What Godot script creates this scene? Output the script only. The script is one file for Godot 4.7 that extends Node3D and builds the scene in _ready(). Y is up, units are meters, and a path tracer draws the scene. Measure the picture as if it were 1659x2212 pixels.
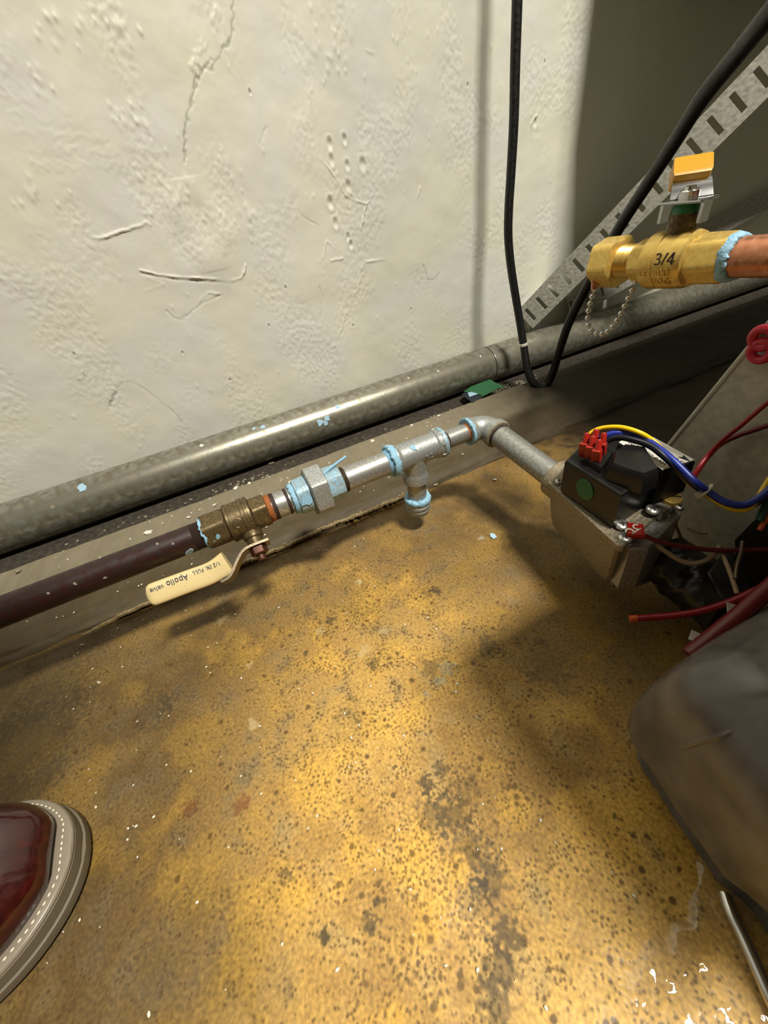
extends Node3D
# A corner of a boiler room: gas line along a painted wall, seen from close to the floor. Units are metres, y is up, the wall runs along x.

var used := {}
var M := {}
var rng := RandomNumberGenerator.new()
const PIPE_Y := 0.0895
const PIPE_Z := -0.29


# ---------------------------------------------------------------- nodes
func numbered(called: String) -> String:
	var n: int = used.get(called, 0)
	used[called] = n + 1
	return called if n == 0 else "%s_%03d" % [called, n]


func thing(called: String, label: String, category: String, at: Vector3, group := "") -> Node3D:
	var o := Node3D.new()
	o.name = numbered(called)
	add_child(o, true)
	o.position = at
	tag(o, label, category, group)
	return o


func tag(o: Node3D, label: String, category: String, group := "") -> Node3D:
	o.set_meta("label", label)
	if category != "":
		o.set_meta("category", category)
	if group != "":
		o.set_meta("group", group)
	return o


func base_of(o: Node3D) -> Vector3:
	var p := Vector3.ZERO
	var n: Node = o
	while n != self and n is Node3D:
		p += (n as Node3D).position
		n = n.get_parent()
	return p


func obj(called: String, mesh: Mesh, mat: Material, parent: Node3D = null) -> MeshInstance3D:
	var o := MeshInstance3D.new()
	o.mesh = mesh
	o.material_override = mat
	if parent == null:
		o.name = numbered(called)
		add_child(o, true)
	else:
		o.name = called
		o.position = -base_of(parent)
		parent.add_child(o, true)
	return o


func struct(called: String, mesh: Mesh, mat: Material, label: String, category: String) -> MeshInstance3D:
	var o := obj(called, mesh, mat)
	tag(o, label, category)
	o.set_meta("kind", "structure")
	return o


# ---------------------------------------------------------------- mesh building
class MB:
	var v := PackedVector3Array()
	var t := PackedInt32Array()
	var uv := PackedVector2Array()

	func loft(rings: Array, cap_a := true, cap_b := true, closed := true) -> MB:
		var n: int = rings[0].size()
		var b := v.size()
		var t0 := t.size()
		for i in rings.size():
			var ring: PackedVector3Array = rings[i]
			for j in n:
				v.append(ring[j])
				uv.append(Vector2(float(j) / float(n), float(i) / float(max(1, rings.size() - 1))))
		for i in rings.size() - 1:
			for j in (n if closed else n - 1):
				var a := b + i * n + j
				var c := b + i * n + (j + 1) % n
				t.append_array([a, c, a + n, c, c + n, a + n])
		if cap_a:
			cap(b, n, true)
		if cap_b:
			cap(b + (rings.size() - 1) * n, n, false)
		if closed:
			orient(b, t0)
		return self

	func cap(first: int, n: int, flip: bool) -> void:
		var m := Vector3.ZERO
		for j in n:
			m += v[first + j]
		var c := v.size()
		v.append(m / n)
		uv.append(Vector2(0.5, 0.5))
		for j in n:
			var a := first + j
			var d := first + (j + 1) % n
			t.append_array([c, d, a] if flip else [c, a, d])

	func orient(b: int, t0: int) -> void:
		var m := Vector3.ZERO
		for i in range(b, v.size()):
			m += v[i]
		m /= float(v.size() - b)
		var vol := 0.0
		for i in range(t0, t.size(), 3):
			vol += (v[t[i]] - m).dot((v[t[i + 1]] - m).cross(v[t[i + 2]] - m))
		if vol > 0.0:
			for i in range(t0, t.size(), 3):
				var x := t[i + 1]
				t[i + 1] = t[i + 2]
				t[i + 2] = x

	# a flat outline (any shape) pushed along depth, its rims bevelled
	func slab(outline: PackedVector3Array, depth: Vector3, bevel := 0.0) -> MB:
		var n := outline.size()
		var up := depth.normalized()
		var ax := (outline[1] - outline[0]).normalized()
		ax = (ax - up * ax.dot(up)).normalized()
		var ay := up.cross(ax)
		var flat := PackedVector2Array()
		for p in outline:
			flat.append(Vector2((p - outline[0]).dot(ax), (p - outline[0]).dot(ay)))
		var area := 0.0
		for i in n:
			area += flat[i].cross(flat[(i + 1) % n])
		var inset := PackedVector3Array()
		for i in n:
			var e0 := (flat[i] - flat[(i + n - 1) % n]).normalized()
			var e1 := (flat[(i + 1) % n] - flat[i]).normalized()
			var n0 := Vector2(-e0.y, e0.x) * signf(area)
			var n1 := Vector2(-e1.y, e1.x) * signf(area)
			var m := (n0 + n1).normalized()
			m /= maxf(0.4, m.dot(n0))
			inset.append(ax * m.x + ay * m.y)
		var rings := []
		var h := depth.length()
		var steps := [[0.0, bevel], [bevel * 0.3, bevel * 0.3], [bevel, 0.0], [h - bevel, 0.0], [h - bevel * 0.3, bevel * 0.3], [h, bevel]] if bevel > 0.0 else [[0.0, 0.0], [h, 0.0]]
		for s in steps:
			var r := PackedVector3Array()
			for i in n:
				r.append(outline[i] + up * float(s[0]) + inset[i] * float(s[1]))
			rings.append(r)
		var b := v.size()
		var t0 := t.size()
		loft(rings, false, false)
		var tri := Geometry2D.triangulate_polygon(flat)
		var flip_a := false
		for side in 2:
			var first := b + (rings.size() - 1) * n * side
			for i in range(0, tri.size(), 3):
				var p := first + tri[i]
				var q := first + tri[i + 1]
				var r := first + tri[i + 2]
				var nn := (v[r] - v[p]).cross(v[q] - v[p])
				var want := up if side == 1 else -up
				if nn.dot(want) > 0.0:
					t.append_array([p, q, r])
				else:
					t.append_array([p, r, q])
		return self

	func box(c: Vector3, size: Vector3, bevel := 0.0, turn := Basis.IDENTITY) -> MB:
		var hx := turn.x * size.x * 0.5
		var hz := turn.z * size.z * 0.5
		var lo := c - turn.y * size.y * 0.5
		return slab(PackedVector3Array([lo - hx - hz, lo + hx - hz, lo + hx + hz, lo - hx + hz]), turn.y * size.y, bevel)

	static func frame(axis: Vector3) -> Array:
		var a := axis.normalized()
		var u := a.cross(Vector3.UP)
		if u.length() < 0.1:
			u = a.cross(Vector3.RIGHT)
		u = u.normalized()
		return [u, a.cross(u)]

	# profile of [distance along the axis, radius, (1 for a hexagon across its flats)]
	func lathe(o: Vector3, axis: Vector3, profile: Array, n := 32, phase := 0.0) -> MB:
		var a := axis.normalized()
		var f := frame(a)
		var rings := []
		for p in profile:
			var r := PackedVector3Array()
			for j in n:
				var g := TAU * j / n
				var rad: float = p[1]
				if p.size() > 2:
					var k := fposmod(g, PI / 3.0) - PI / 6.0
					rad = minf(rad / cos(k), rad * float(p[2]))
				r.append(o + a * float(p[0]) + (f[0] * cos(g + phase) + f[1] * sin(g + phase)) * rad)
			rings.append(r)
		return loft(rings)

	func tube(pts: PackedVector3Array, radius: float, n := 12, flat := 1.0) -> MB:
		var rings := []
		var u := Vector3.ZERO
		for i in pts.size():
			var d := (pts[mini(i + 1, pts.size() - 1)] - pts[maxi(i - 1, 0)]).normalized()
			if i == 0:
				u = frame(d)[0]
			u = (u - d * u.dot(d)).normalized()
			var w := d.cross(u)
			var r := PackedVector3Array()
			for j in n:
				r.append(pts[i] + (u * cos(TAU * j / n) + w * sin(TAU * j / n) * flat) * radius)
			rings.append(r)
		return loft(rings)

	func ball(c: Vector3, r: Vector3, n := 12, turn := Basis.IDENTITY) -> MB:
		var rings := []
		var m := maxi(4, n / 2)
		for i in m + 1:
			var g := PI * (i + 0.02) / (m + 0.04)
			var ring := PackedVector3Array()
			for j in n:
				ring.append(c + turn * Vector3(r.x * sin(g) * cos(TAU * j / n), r.y * cos(g), r.z * sin(g) * sin(TAU * j / n)))
			rings.append(ring)
		return loft(rings)

	func done(crease := 38.0) -> ArrayMesh:
		var nf := t.size() / 3
		var fn := PackedVector3Array()
		fn.resize(nf)
		var fu := PackedVector3Array()
		fu.resize(nf)
		var around := []
		around.resize(v.size())
		for i in v.size():
			around[i] = PackedInt32Array()
		for i in nf:
			var k := (v[t[i * 3 + 2]] - v[t[i * 3]]).cross(v[t[i * 3 + 1]] - v[t[i * 3]])
			fn[i] = k
			fu[i] = k.normalized()
			for c in 3:
				around[t[i * 3 + c]].append(i)
		var ov := PackedVector3Array()
		var on := PackedVector3Array()
		var ou := PackedVector2Array()
		ov.resize(nf * 3)
		on.resize(nf * 3)
		ou.resize(nf * 3)
		var lim := cos(deg_to_rad(crease))
		for i in nf:
			for c in 3:
				var k := t[i * 3 + c]
				var s := Vector3.ZERO
				for g in around[k]:
					if fu[g].dot(fu[i]) >= lim:
						s += fn[g]
				ov[i * 3 + c] = v[k]
				on[i * 3 + c] = s.normalized() if s.length_squared() > 0.0 else Vector3.UP
				ou[i * 3 + c] = uv[k]
		var arrays := []
		arrays.resize(Mesh.ARRAY_MAX)
		arrays[Mesh.ARRAY_VERTEX] = ov
		arrays[Mesh.ARRAY_NORMAL] = on
		arrays[Mesh.ARRAY_TEX_UV] = ou
		var m := ArrayMesh.new()
		m.add_surface_from_arrays(Mesh.PRIMITIVE_TRIANGLES, arrays)
		return m


func smooth(p: Array, sub := 8) -> PackedVector3Array:
	var out := PackedVector3Array()
	for i in p.size() - 1:
		var a: Vector3 = p[maxi(i - 1, 0)]
		var b: Vector3 = p[i]
		var c: Vector3 = p[i + 1]
		var d: Vector3 = p[mini(i + 2, p.size() - 1)]
		for k in sub:
			out.append(b.cubic_interpolate(c, a, d, float(k) / sub))
	out.append(p[p.size() - 1])
	return out


# ---------------------------------------------------------------- materials
func mat(called: String, color: Color, rough: float, metal := 0.0) -> StandardMaterial3D:
	var m := StandardMaterial3D.new()
	m.resource_name = called
	m.albedo_color = color
	m.roughness = rough
	m.metallic = metal
	M[called] = m
	return m


func grime(m: StandardMaterial3D, seed_: int, freq: float, stops: Array, colors: Array, tiles: float, octaves := 4, bump := 0.0, rough_lo := -1.0, rough_hi := -1.0) -> StandardMaterial3D:
	var noise := FastNoiseLite.new()
	noise.seed = seed_
	noise.frequency = freq * 2.0
	noise.fractal_octaves = octaves
	noise.noise_type = FastNoiseLite.TYPE_SIMPLEX_SMOOTH
	var g := Gradient.new()
	g.offsets = PackedFloat32Array(stops)
	var mean: Color = colors[colors.size() / 2]
	var soft := PackedColorArray()
	for c in colors:
		soft.append(mean.lerp(c, 0.62))
	g.colors = soft
	var x := NoiseTexture2D.new()
	x.width = 512
	x.height = 512
	x.seamless = true
	x.noise = noise
	x.color_ramp = g
	m.albedo_color = Color.WHITE
	m.albedo_texture = x
	m.uv1_triplanar = true
	m.uv1_world_triplanar = true
	m.uv1_scale = Vector3.ONE * tiles
	if bump > 0.0 or rough_lo >= 0.0:
		var y := NoiseTexture2D.new()
		y.width = 512
		y.height = 512
		y.seamless = true
		y.noise = noise
		if rough_lo >= 0.0:
			var g2 := Gradient.new()
			g2.offsets = PackedFloat32Array([0.25, 0.75])
			g2.colors = PackedColorArray([Color(rough_lo, rough_lo, rough_lo), Color(rough_hi, rough_hi, rough_hi)])
			y.color_ramp = g2
			m.roughness = 1.0
			m.roughness_texture = y
			m.roughness_texture_channel = BaseMaterial3D.TEXTURE_CHANNEL_RED
		if bump > 0.0:
			m.heightmap_enabled = true
			m.heightmap_texture = y
			m.heightmap_scale = bump
	return m


func materials() -> void:
	mat("white_paint", Color(0.80, 0.78, 0.73), 0.8)
	mat("ceiling_paint", Color(0.30, 0.29, 0.27), 0.9)
	grime(mat("conduit_steel", Color.WHITE, 0.4, 0.6), 5, 0.011, [0.15, 0.42, 0.55, 0.85], [Color(0.36, 0.33, 0.26), Color(0.49, 0.47, 0.40), Color(0.55, 0.54, 0.49), Color(0.66, 0.66, 0.62)], 7.0, 6, 0.008, 0.42, 0.22)
	grime(mat("galvanized", Color.WHITE, 0.4, 0.7), 9, 0.02, [0.2, 0.5, 0.8], [Color(0.48, 0.48, 0.46), Color(0.62, 0.62, 0.60), Color(0.76, 0.76, 0.75)], 14.0, 5, 0.008, 0.5, 0.32)
	grime(mat("cast_galvanized", Color.WHITE, 0.45, 0.55), 15, 0.03, [0.2, 0.5, 0.8], [Color(0.45, 0.45, 0.43), Color(0.61, 0.62, 0.61), Color(0.74, 0.76, 0.77)], 16.0, 5, 0.03, 0.55, 0.35)
	grime(mat("dark_pipe_paint", Color.WHITE, 0.5), 21, 0.012, [0.2, 0.5, 0.8], [Color(0.085, 0.04, 0.03), Color(0.15, 0.065, 0.05), Color(0.21, 0.11, 0.085)], 9.0, 5, 0.01, 0.55, 0.35)
	grime(mat("tarnished_brass", Color.WHITE, 0.4, 0.55), 33, 0.02, [0.2, 0.5, 0.8], [Color(0.24, 0.19, 0.11), Color(0.37, 0.31, 0.20), Color(0.50, 0.44, 0.30)], 16.0, 5, 0.012, 0.55, 0.3)
	grime(mat("bright_brass", Color.WHITE, 0.3, 0.62), 35, 0.02, [0.2, 0.6, 0.8], [Color(0.80, 0.66, 0.33), Color(0.88, 0.75, 0.42), Color(0.93, 0.82, 0.52)], 14.0, 4, 0.004, 0.28, 0.36)
	grime(mat("copper", Color.WHITE, 0.3, 0.7), 37, 0.02, [0.25, 0.6, 0.8], [Color(0.66, 0.42, 0.30), Color(0.76, 0.52, 0.39), Color(0.84, 0.64, 0.52)], 12.0, 5, 0.006, 0.22, 0.42)
	grime(mat("sealant", Color.WHITE, 0.6), 39, 0.03, [0.2, 0.5, 0.8], [Color(0.35, 0.55, 0.68), Color(0.52, 0.69, 0.79), Color(0.70, 0.80, 0.84)], 26.0, 4, 0.03)
	grime(mat("sealed_cast", Color.WHITE, 0.5, 0.3), 41, 0.012, [0.3, 0.47, 0.52, 0.8], [Color(0.55, 0.58, 0.58), Color(0.58, 0.62, 0.63), Color(0.58, 0.70, 0.76), Color(0.50, 0.68, 0.79)], 22.0, 5, 0.04)
	mat("thread_gap", Color(0.16, 0.09, 0.065), 0.7)
	mat("rust_ring", Color(0.55, 0.30, 0.11), 0.7)
	mat("grip_vinyl", Color(0.80, 0.72, 0.52), 0.45)
	mat("print_blue", Color(0.20, 0.26, 0.32), 0.6)
	mat("print_black", Color(0.07, 0.07, 0.07), 0.6)
	mat("print_pale", Color(0.75, 0.78, 0.85), 0.6)
	grime(mat("lever_steel", Color.WHITE, 0.4, 0.8), 43, 0.03, [0.2, 0.5, 0.8], [Color(0.34, 0.26, 0.19), Color(0.47, 0.42, 0.35), Color(0.6, 0.57, 0.5)], 20.0)
	mat("rusty_nut", Color(0.30, 0.16, 0.09), 0.5, 0.4)
	grime(mat("cable_rubber", Color.WHITE, 0.35), 45, 0.02, [0.3, 0.8], [Color(0.035, 0.035, 0.04), Color(0.07, 0.065, 0.065)], 10.0, 4, 0.0, 0.3, 0.5)
	grime(mat("strut_zinc", Color.WHITE, 0.55, 0.25), 47, 0.02, [0.2, 0.5, 0.62, 0.8], [Color(0.46, 0.45, 0.42), Color(0.62, 0.61, 0.57), Color(0.68, 0.67, 0.63), Color(0.76, 0.75, 0.71)], 9.0, 5, 0.01)
	grime(mat("jacket_paint", Color.WHITE, 0.45), 49, 0.015, [0.2, 0.5, 0.8], [Color(0.62, 0.61, 0.56), Color(0.70, 0.69, 0.64), Color(0.76, 0.75, 0.70)], 7.0, 5, 0.004, 0.4, 0.55)
	mat("burner_dark", Color(0.13, 0.095, 0.07), 0.7)
	grime(mat("black_cover", Color.WHITE, 0.38), 51, 0.05, [0.3, 0.78, 0.82], [Color(0.045, 0.045, 0.047), Color(0.06, 0.06, 0.062), Color(0.16, 0.15, 0.14)], 22.0, 3, 0.0, 0.3, 0.42)
	grime(mat("cast_aluminium", Color.WHITE, 0.5, 0.45), 53, 0.02, [0.2, 0.5, 0.8], [Color(0.42, 0.38, 0.31), Color(0.56, 0.52, 0.44), Color(0.64, 0.60, 0.52)], 16.0, 5, 0.02, 0.4, 0.6)
	grime(mat("regulator_zinc", Color.WHITE, 0.4, 0.6), 55, 0.02, [0.2, 0.5, 0.8], [Color(0.50, 0.48, 0.46), Color(0.68, 0.67, 0.66), Color(0.80, 0.80, 0.80)], 20.0, 4, 0.01, 0.3, 0.5)
	mat("label_white", Color(0.86, 0.85, 0.82), 0.4)
	mat("green_sticker", Color(0.07, 0.36, 0.20), 0.45)
	mat("green_paint", Color(0.12, 0.42, 0.27), 0.4)
	mat("yellow_vinyl", Color(0.72, 0.53, 0.04), 0.35)
	mat("yellow_wire", Color(0.86, 0.72, 0.05), 0.35)
	mat("blue_wire", Color(0.10, 0.17, 0.52), 0.35)
	mat("navy_wire", Color(0.03, 0.045, 0.10), 0.35)
	mat("red_wire", Color(0.52, 0.05, 0.09), 0.35)
	mat("dark_red_wire", Color(0.36, 0.05, 0.05), 0.4)
	mat("red_plastic", Color(0.58, 0.10, 0.05), 0.35)
	mat("orange_wire", Color(0.75, 0.30, 0.08), 0.35)
	mat("green_wire", Color(0.04, 0.26, 0.16), 0.4)
	mat("pink_plastic", Color(0.72, 0.12, 0.22), 0.3)
	mat("white_wire", Color(0.62, 0.54, 0.44), 0.5)
	mat("thin_metal", Color(0.42, 0.36, 0.30), 0.4, 0.6)
	mat("tie_nylon", Color(0.78, 0.76, 0.68), 0.4)
	mat("chrome", Color(0.80, 0.80, 0.80), 0.14, 1.0)
	mat("screw_zinc", Color(0.72, 0.72, 0.70), 0.3, 0.8)
	mat("barrel_black", Color(0.09, 0.08, 0.08), 0.28)
	M.barrel_black.rim_enabled = false
	mat("cream_steel", Color(0.60, 0.53, 0.42), 0.5, 0.2)
	grime(mat("plate_steel", Color.WHITE, 0.5, 0.3), 57, 0.03, [0.2, 0.8], [Color(0.46, 0.43, 0.36), Color(0.62, 0.60, 0.53)], 16.0)
	grime(mat("container_skin", Color.WHITE, 0.3), 59, 0.008, [0.2, 0.5, 0.8], [Color(0.30, 0.285, 0.27), Color(0.38, 0.365, 0.35), Color(0.47, 0.455, 0.44)], 5.0, 4, 0.006, 0.14, 0.3)
	grime(mat("shoe_leather", Color.WHITE, 0.22), 61, 0.02, [0.2, 0.5, 0.8], [Color(0.13, 0.015, 0.015), Color(0.20, 0.025, 0.025), Color(0.30, 0.05, 0.045)], 9.0, 4, 0.004, 0.16, 0.3)
	M.shoe_leather.clearcoat_enabled = true
	M.shoe_leather.clearcoat = 0.6
	M.shoe_leather.clearcoat_roughness = 0.1
	mat("sole_rubber", Color(0.42, 0.38, 0.31), 0.55)
	mat("welt", Color(0.52, 0.48, 0.42), 0.3)
	mat("stitch", Color(0.86, 0.83, 0.75), 0.6)
	mat("flake_white", Color(0.82, 0.80, 0.74), 0.7)
	mat("flake_grey", Color(0.50, 0.47, 0.40), 0.8)
	mat("flake_blue", Color(0.60, 0.72, 0.80), 0.6)
	grime(mat("green_card", Color.WHITE, 0.6), 63, 0.02, [0.2, 0.8], [Color(0.06, 0.27, 0.14), Color(0.12, 0.38, 0.22)], 16.0)
	mat("dark_card", Color(0.12, 0.13, 0.17), 0.7)
	grime(mat("gutter_grime", Color.WHITE, 0.85), 69, 0.02, [0.2, 0.5, 0.8], [Color(0.14, 0.12, 0.09), Color(0.22, 0.195, 0.155), Color(0.30, 0.27, 0.22)], 5.0, 5, 0.02)
	var w := mat("water", Color(0.9, 0.92, 0.9, 0.03), 0.02)
	w.transparency = BaseMaterial3D.TRANSPARENCY_ALPHA
	grime(mat("kerb_concrete", Color.WHITE, 0.75), 65, 0.01, [0.15, 0.4, 0.6, 0.85], [Color(0.29, 0.24, 0.15), Color(0.40, 0.34, 0.23), Color(0.48, 0.43, 0.33), Color(0.55, 0.50, 0.40)], 4.0, 6, 0.04, 0.75, 0.5)
	grime(mat("wet_bead", Color.WHITE, 0.15), 67, 0.06, [0.3, 0.7], [Color(0.38, 0.31, 0.18), Color(0.55, 0.48, 0.34)], 12.0, 4, 0.09)


# ---------------------------------------------------------------- setting
func noise_bytes(seed_: int, w: int, h: int, freq: float, octaves: int, kind := FastNoiseLite.TYPE_SIMPLEX_SMOOTH, ret := -1) -> PackedByteArray:
	var n := FastNoiseLite.new()
	n.seed = seed_
	n.frequency = freq
	n.noise_type = kind
	n.fractal_octaves = octaves
	if octaves == 1:
		n.fractal_type = FastNoiseLite.FRACTAL_NONE
	if ret >= 0:
		n.cellular_return_type = ret
	var im := n.get_image(w, h, false, false, true)
	im.convert(Image.FORMAT_L8)
	return im.get_data()


func near_line(p: Vector2, pts: Array) -> float:
	var best := 1e9
	for i in pts.size() - 1:
		best = minf(best, p.distance_to(Geometry2D.get_closest_point_to_segment(p, pts[i], pts[i + 1])))
	return best


func build_floor() -> void:
	var W := 1792
	var H := 1108
	var LX := 1.1
	var LZ := 0.68
	var X0 := -0.45
	var Z0 := -0.6
	var mm := LX * 1000.0 / W
	var A := noise_bytes(101, W, H, mm / 140.0, 4)
	var B := noise_bytes(102, W, H, mm / 22.0, 5)
	var C := noise_bytes(103, W, H, mm / 2.6, 3)
	var D := noise_bytes(104, W, H, mm / 2.2, 1, FastNoiseLite.TYPE_CELLULAR, FastNoiseLite.RETURN_DISTANCE)
	var V := noise_bytes(104, W, H, mm / 2.2, 1, FastNoiseLite.TYPE_CELLULAR, FastNoiseLite.RETURN_CELL_VALUE)
	var D2 := noise_bytes(105, W, H, mm / 4.8, 1, FastNoiseLite.TYPE_CELLULAR, FastNoiseLite.RETURN_DISTANCE)
	var V2 := noise_bytes(105, W, H, mm / 4.8, 1, FastNoiseLite.TYPE_CELLULAR, FastNoiseLite.RETURN_CELL_VALUE)
	var G := noise_bytes(106, W, H, mm / 60.0, 4)
	var col := PackedByteArray()
	col.resize(W * H * 3)
	var rou := PackedByteArray()
	rou.resize(W * H)
	var hei := PackedByteArray()
	hei.resize(W * H)
	var bright := Vector3(0.80, 0.64, 0.34)
	var brown := Vector3(0.61, 0.475, 0.25)
	var gold := Vector3(0.83, 0.655, 0.30)
	var grey := Vector3(0.62, 0.53, 0.36)
	var dark := Vector3(0.27, 0.195, 0.085)
	for j in H:
		var z := Z0 + LZ * (j + 0.5) / H
		for i in W:
			var k := j * W + i
			var x := X0 + LX * (i + 0.5) / W
			var a := A[k] / 255.0
			var b := B[k] / 255.0
			var c := C[k] / 255.0
			var g := G[k] / 255.0
			var v := brown.lerp(bright, smoothstep(0.25, 0.75, a * 0.6 + b * 0.4))
			v = v.lerp(gold, smoothstep(0.5, 0.8, g) * 0.7)
			v = v.lerp(grey, smoothstep(0.5, 0.85, b * 0.5 + (1.0 - g) * 0.5) * 0.8)
			# painted light falloff plus brown dirt: pale middle, darker towards kerb and boiler
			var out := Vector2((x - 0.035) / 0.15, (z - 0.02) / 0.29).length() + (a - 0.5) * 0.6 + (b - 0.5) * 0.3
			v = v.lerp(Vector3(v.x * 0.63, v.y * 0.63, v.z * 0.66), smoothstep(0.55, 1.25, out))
			v = v.lerp(Vector3(0.16, 0.12, 0.07), smoothstep(0.30, 0.46, x + (b - 0.5) * 0.12))  # painted shade: floor goes nearly black beside and behind the boiler
			# the worn, pitted band that runs through the middle of the floor
			var band := exp(-pow((x - 0.03 - (z + 0.2) * -0.12) / 0.075, 2.0))
			var dens := 0.10 + 0.5 * band * smoothstep(0.35, 0.6, g * 0.5 + b * 0.5) + 0.28 * smoothstep(0.5, 0.75, b)
			v *= 0.80 + 0.40 * c
			var pit := 0.0
			if V[k] / 255.0 < dens:
				pit = smoothstep(0.40, 0.10, D[k] / 255.0 + (c - 0.5) * 0.3) * (0.35 + 0.4 * b)
			if V2[k] / 255.0 < 0.012 + dens * 0.20 * (0.2 + band):
				pit = maxf(pit, smoothstep(0.34, 0.16, D2[k] / 255.0 + (b - 0.5) * 0.35) * (0.45 + 0.35 * a))
			v = v.lerp(dark, pit)
			v *= 0.80 + 0.20 * smoothstep(-0.30, -0.02, x + (a - 0.5) * 0.22 + (z + 0.2) * 0.5)  # soft shade painted into the left side of the floor
			col[k * 3] = int(clampf(v.x, 0.0, 1.0) * 255.0)
			col[k * 3 + 1] = int(clampf(v.y, 0.0, 1.0) * 255.0)
			col[k * 3 + 2] = int(clampf(v.z, 0.0, 1.0) * 255.0)
			rou[k] = int(clampf(0.62 - 0.25 * smoothstep(0.4, 0.75, g) + 0.2 * (b - 0.5), 0.2, 1.0) * 255.0)
			hei[k] = int(clampf(0.55 + 0.25 * (c - 0.5) + 0.3 * (b - 0.5) - 0.15 * pit, 0.0, 1.0) * 255.0)
	var im := Image.create_from_data(W, H, false, Image.FORMAT_RGB8, col)
	# dried splashes, dark blots and scuffs where they lie
	var blots := [
		[Vector2(0.0547, -0.2566), 0.0035, 1, 0.8], [Vector2(0.0289, -0.1873), 0.006, 1, 0.55], [Vector2(-0.0699, -0.2858), 0.007, 1, 0.3], [Vector2(0.1817, -0.2399), 0.004, 2, 0.7], [Vector2(0.0775, -0.1421), 0.008, 2, 0.45], [Vector2(0.0673, -0.1356), 0.005, 2, 0.5],
		[Vector2(0.1075, -0.1041), 0.008, 1, 0.4], [Vector2(0.0534, -0.1318), 0.004, 2, 0.5], [Vector2(0.0041, -0.2244), 0.005, 1, 0.5], [Vector2(0.0513, -0.1951), 0.005, 1, 0.5], [Vector2(-0.0637, -0.1758), 0.005, 1, 0.7], [Vector2(-0.056, -0.2243), 0.004, 1, 0.5],
		[Vector2(0.0153, -0.2295), 0.006, 0, 0.6], [Vector2(0.1083, -0.2079), 0.006, 0, 0.8], [Vector2(0.0995, -0.2093), 0.006, 0, 0.4], [Vector2(-0.0125, -0.211), 0.003, 0, 0.7], [Vector2(0.0308, -0.1736), 0.006, 0, 0.4], [Vector2(0.0248, -0.0839), 0.006, 0, 0.8],
		[Vector2(0.0209, -0.0696), 0.012, 0, 0.45], [Vector2(0.0302, -0.0646), 0.012, 0, 0.45], [Vector2(0.037, -0.0876), 0.006, 0, 0.5], [Vector2(0.1138, -0.1403), 0.010, 0, 0.45], [Vector2(0.0672, -0.1483), 0.010, 0, 0.35], [Vector2(0.0437, -0.0728), 0.012, 0, 0.3],
		[Vector2(0.0309, -0.0501), 0.012, 0, 0.35], [Vector2(0.034, -0.042), 0.012, 0, 0.35], [Vector2(0.0336, -0.0318), 0.010, 0, 0.4], [Vector2(0.0271, -0.0132), 0.009, 0, 0.7], [Vector2(0.0177, -0.0065), 0.009, 0, 0.5], [Vector2(0.0099, 0.0001), 0.010, 0, 0.5],
		[Vector2(0.0192, -0.0296), 0.012, 0, 0.3], [Vector2(0.0273, -0.0312), 0.006, 0, 0.6], [Vector2(-0.0233, -0.0514), 0.004, 0, 0.7], [Vector2(-0.0297, -0.046), 0.005, 0, 0.7], [Vector2(-0.052, -0.0528), 0.004, 0, 0.9], [Vector2(-0.0627, -0.0839), 0.004, 0, 0.6],
		[Vector2(-0.0803, -0.1293), 0.006, 3, 0.5], [Vector2(-0.1099, -0.1439), 0.006, 3, 0.5], [Vector2(-0.1312, -0.2271), 0.018, 0, 0.45], [Vector2(-0.121, -0.2253), 0.008, 0, 0.5], [Vector2(-0.2082, -0.2937), 0.04, 0, 0.3], [Vector2(-0.2205, -0.251), 0.05, 0, 0.35],
		[Vector2(0.2028, -0.2109), 0.02, 0, 0.25], [Vector2(-0.1218, -0.0779), 0.03, 0, 0.25], [Vector2(0.1379, -0.106), 0.02, 0, 0.3]]
	var inks := [Vector3(0.20, 0.17, 0.12), Vector3(0.72, 0.66, 0.52), Vector3(0.62, 0.64, 0.63), Vector3(0.36, 0.17, 0.10)]
	var rag := FastNoiseLite.new()
	rag.seed = 77
	rag.frequency = 0.12
	rag.fractal_octaves = 3
	for bl in blots:
		var ink: Vector3 = inks[bl[2]]
		var cx := int((bl[0].x - X0) / LX * W)
		var cy := int((bl[0].y - Z0) / LZ * H)
		var rr := int(bl[1] * 1000.0 / mm * 1.8)
		for dy in range(-rr, rr + 1):
			for dx in range(-rr, rr + 1):
				var px := cx + dx
				var py := cy + dy
				if px < 0 or py < 0 or px >= W or py >= H:
					continue
				var q := Vector2(dx, dy).length() / (rr / 1.8) + rag.get_noise_2d(px, py) * 0.9
				var s: float = smoothstep(1.0, 0.5, q) * bl[3] * 0.8
				if s > 0.01:
					var o := im.get_pixel(px, py)
					im.set_pixel(px, py, Color(lerpf(o.r, ink.x, s), lerpf(o.g, ink.y, s), lerpf(o.b, ink.z, s)))
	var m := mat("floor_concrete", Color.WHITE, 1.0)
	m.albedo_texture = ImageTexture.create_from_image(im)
	m.roughness_texture = ImageTexture.create_from_image(Image.create_from_data(W, H, false, Image.FORMAT_L8, rou))
	m.roughness_texture_channel = BaseMaterial3D.TEXTURE_CHANNEL_RED
	m.heightmap_enabled = true
	m.heightmap_texture = ImageTexture.create_from_image(Image.create_from_data(W, H, false, Image.FORMAT_L8, hei))
	m.heightmap_scale = 0.04
	m.metallic_specular = 0.4
	var wav := FastNoiseLite.new()
	wav.seed = 12
	wav.frequency = 14.0
	wav.fractal_octaves = 3
	var xs := PackedFloat32Array([-2.0, -1.55])
	for i in 301:
		xs.append(-0.5 + i * 0.005)
	xs.append_array([1.75, 2.0])
	var zs := PackedFloat32Array()
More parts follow.
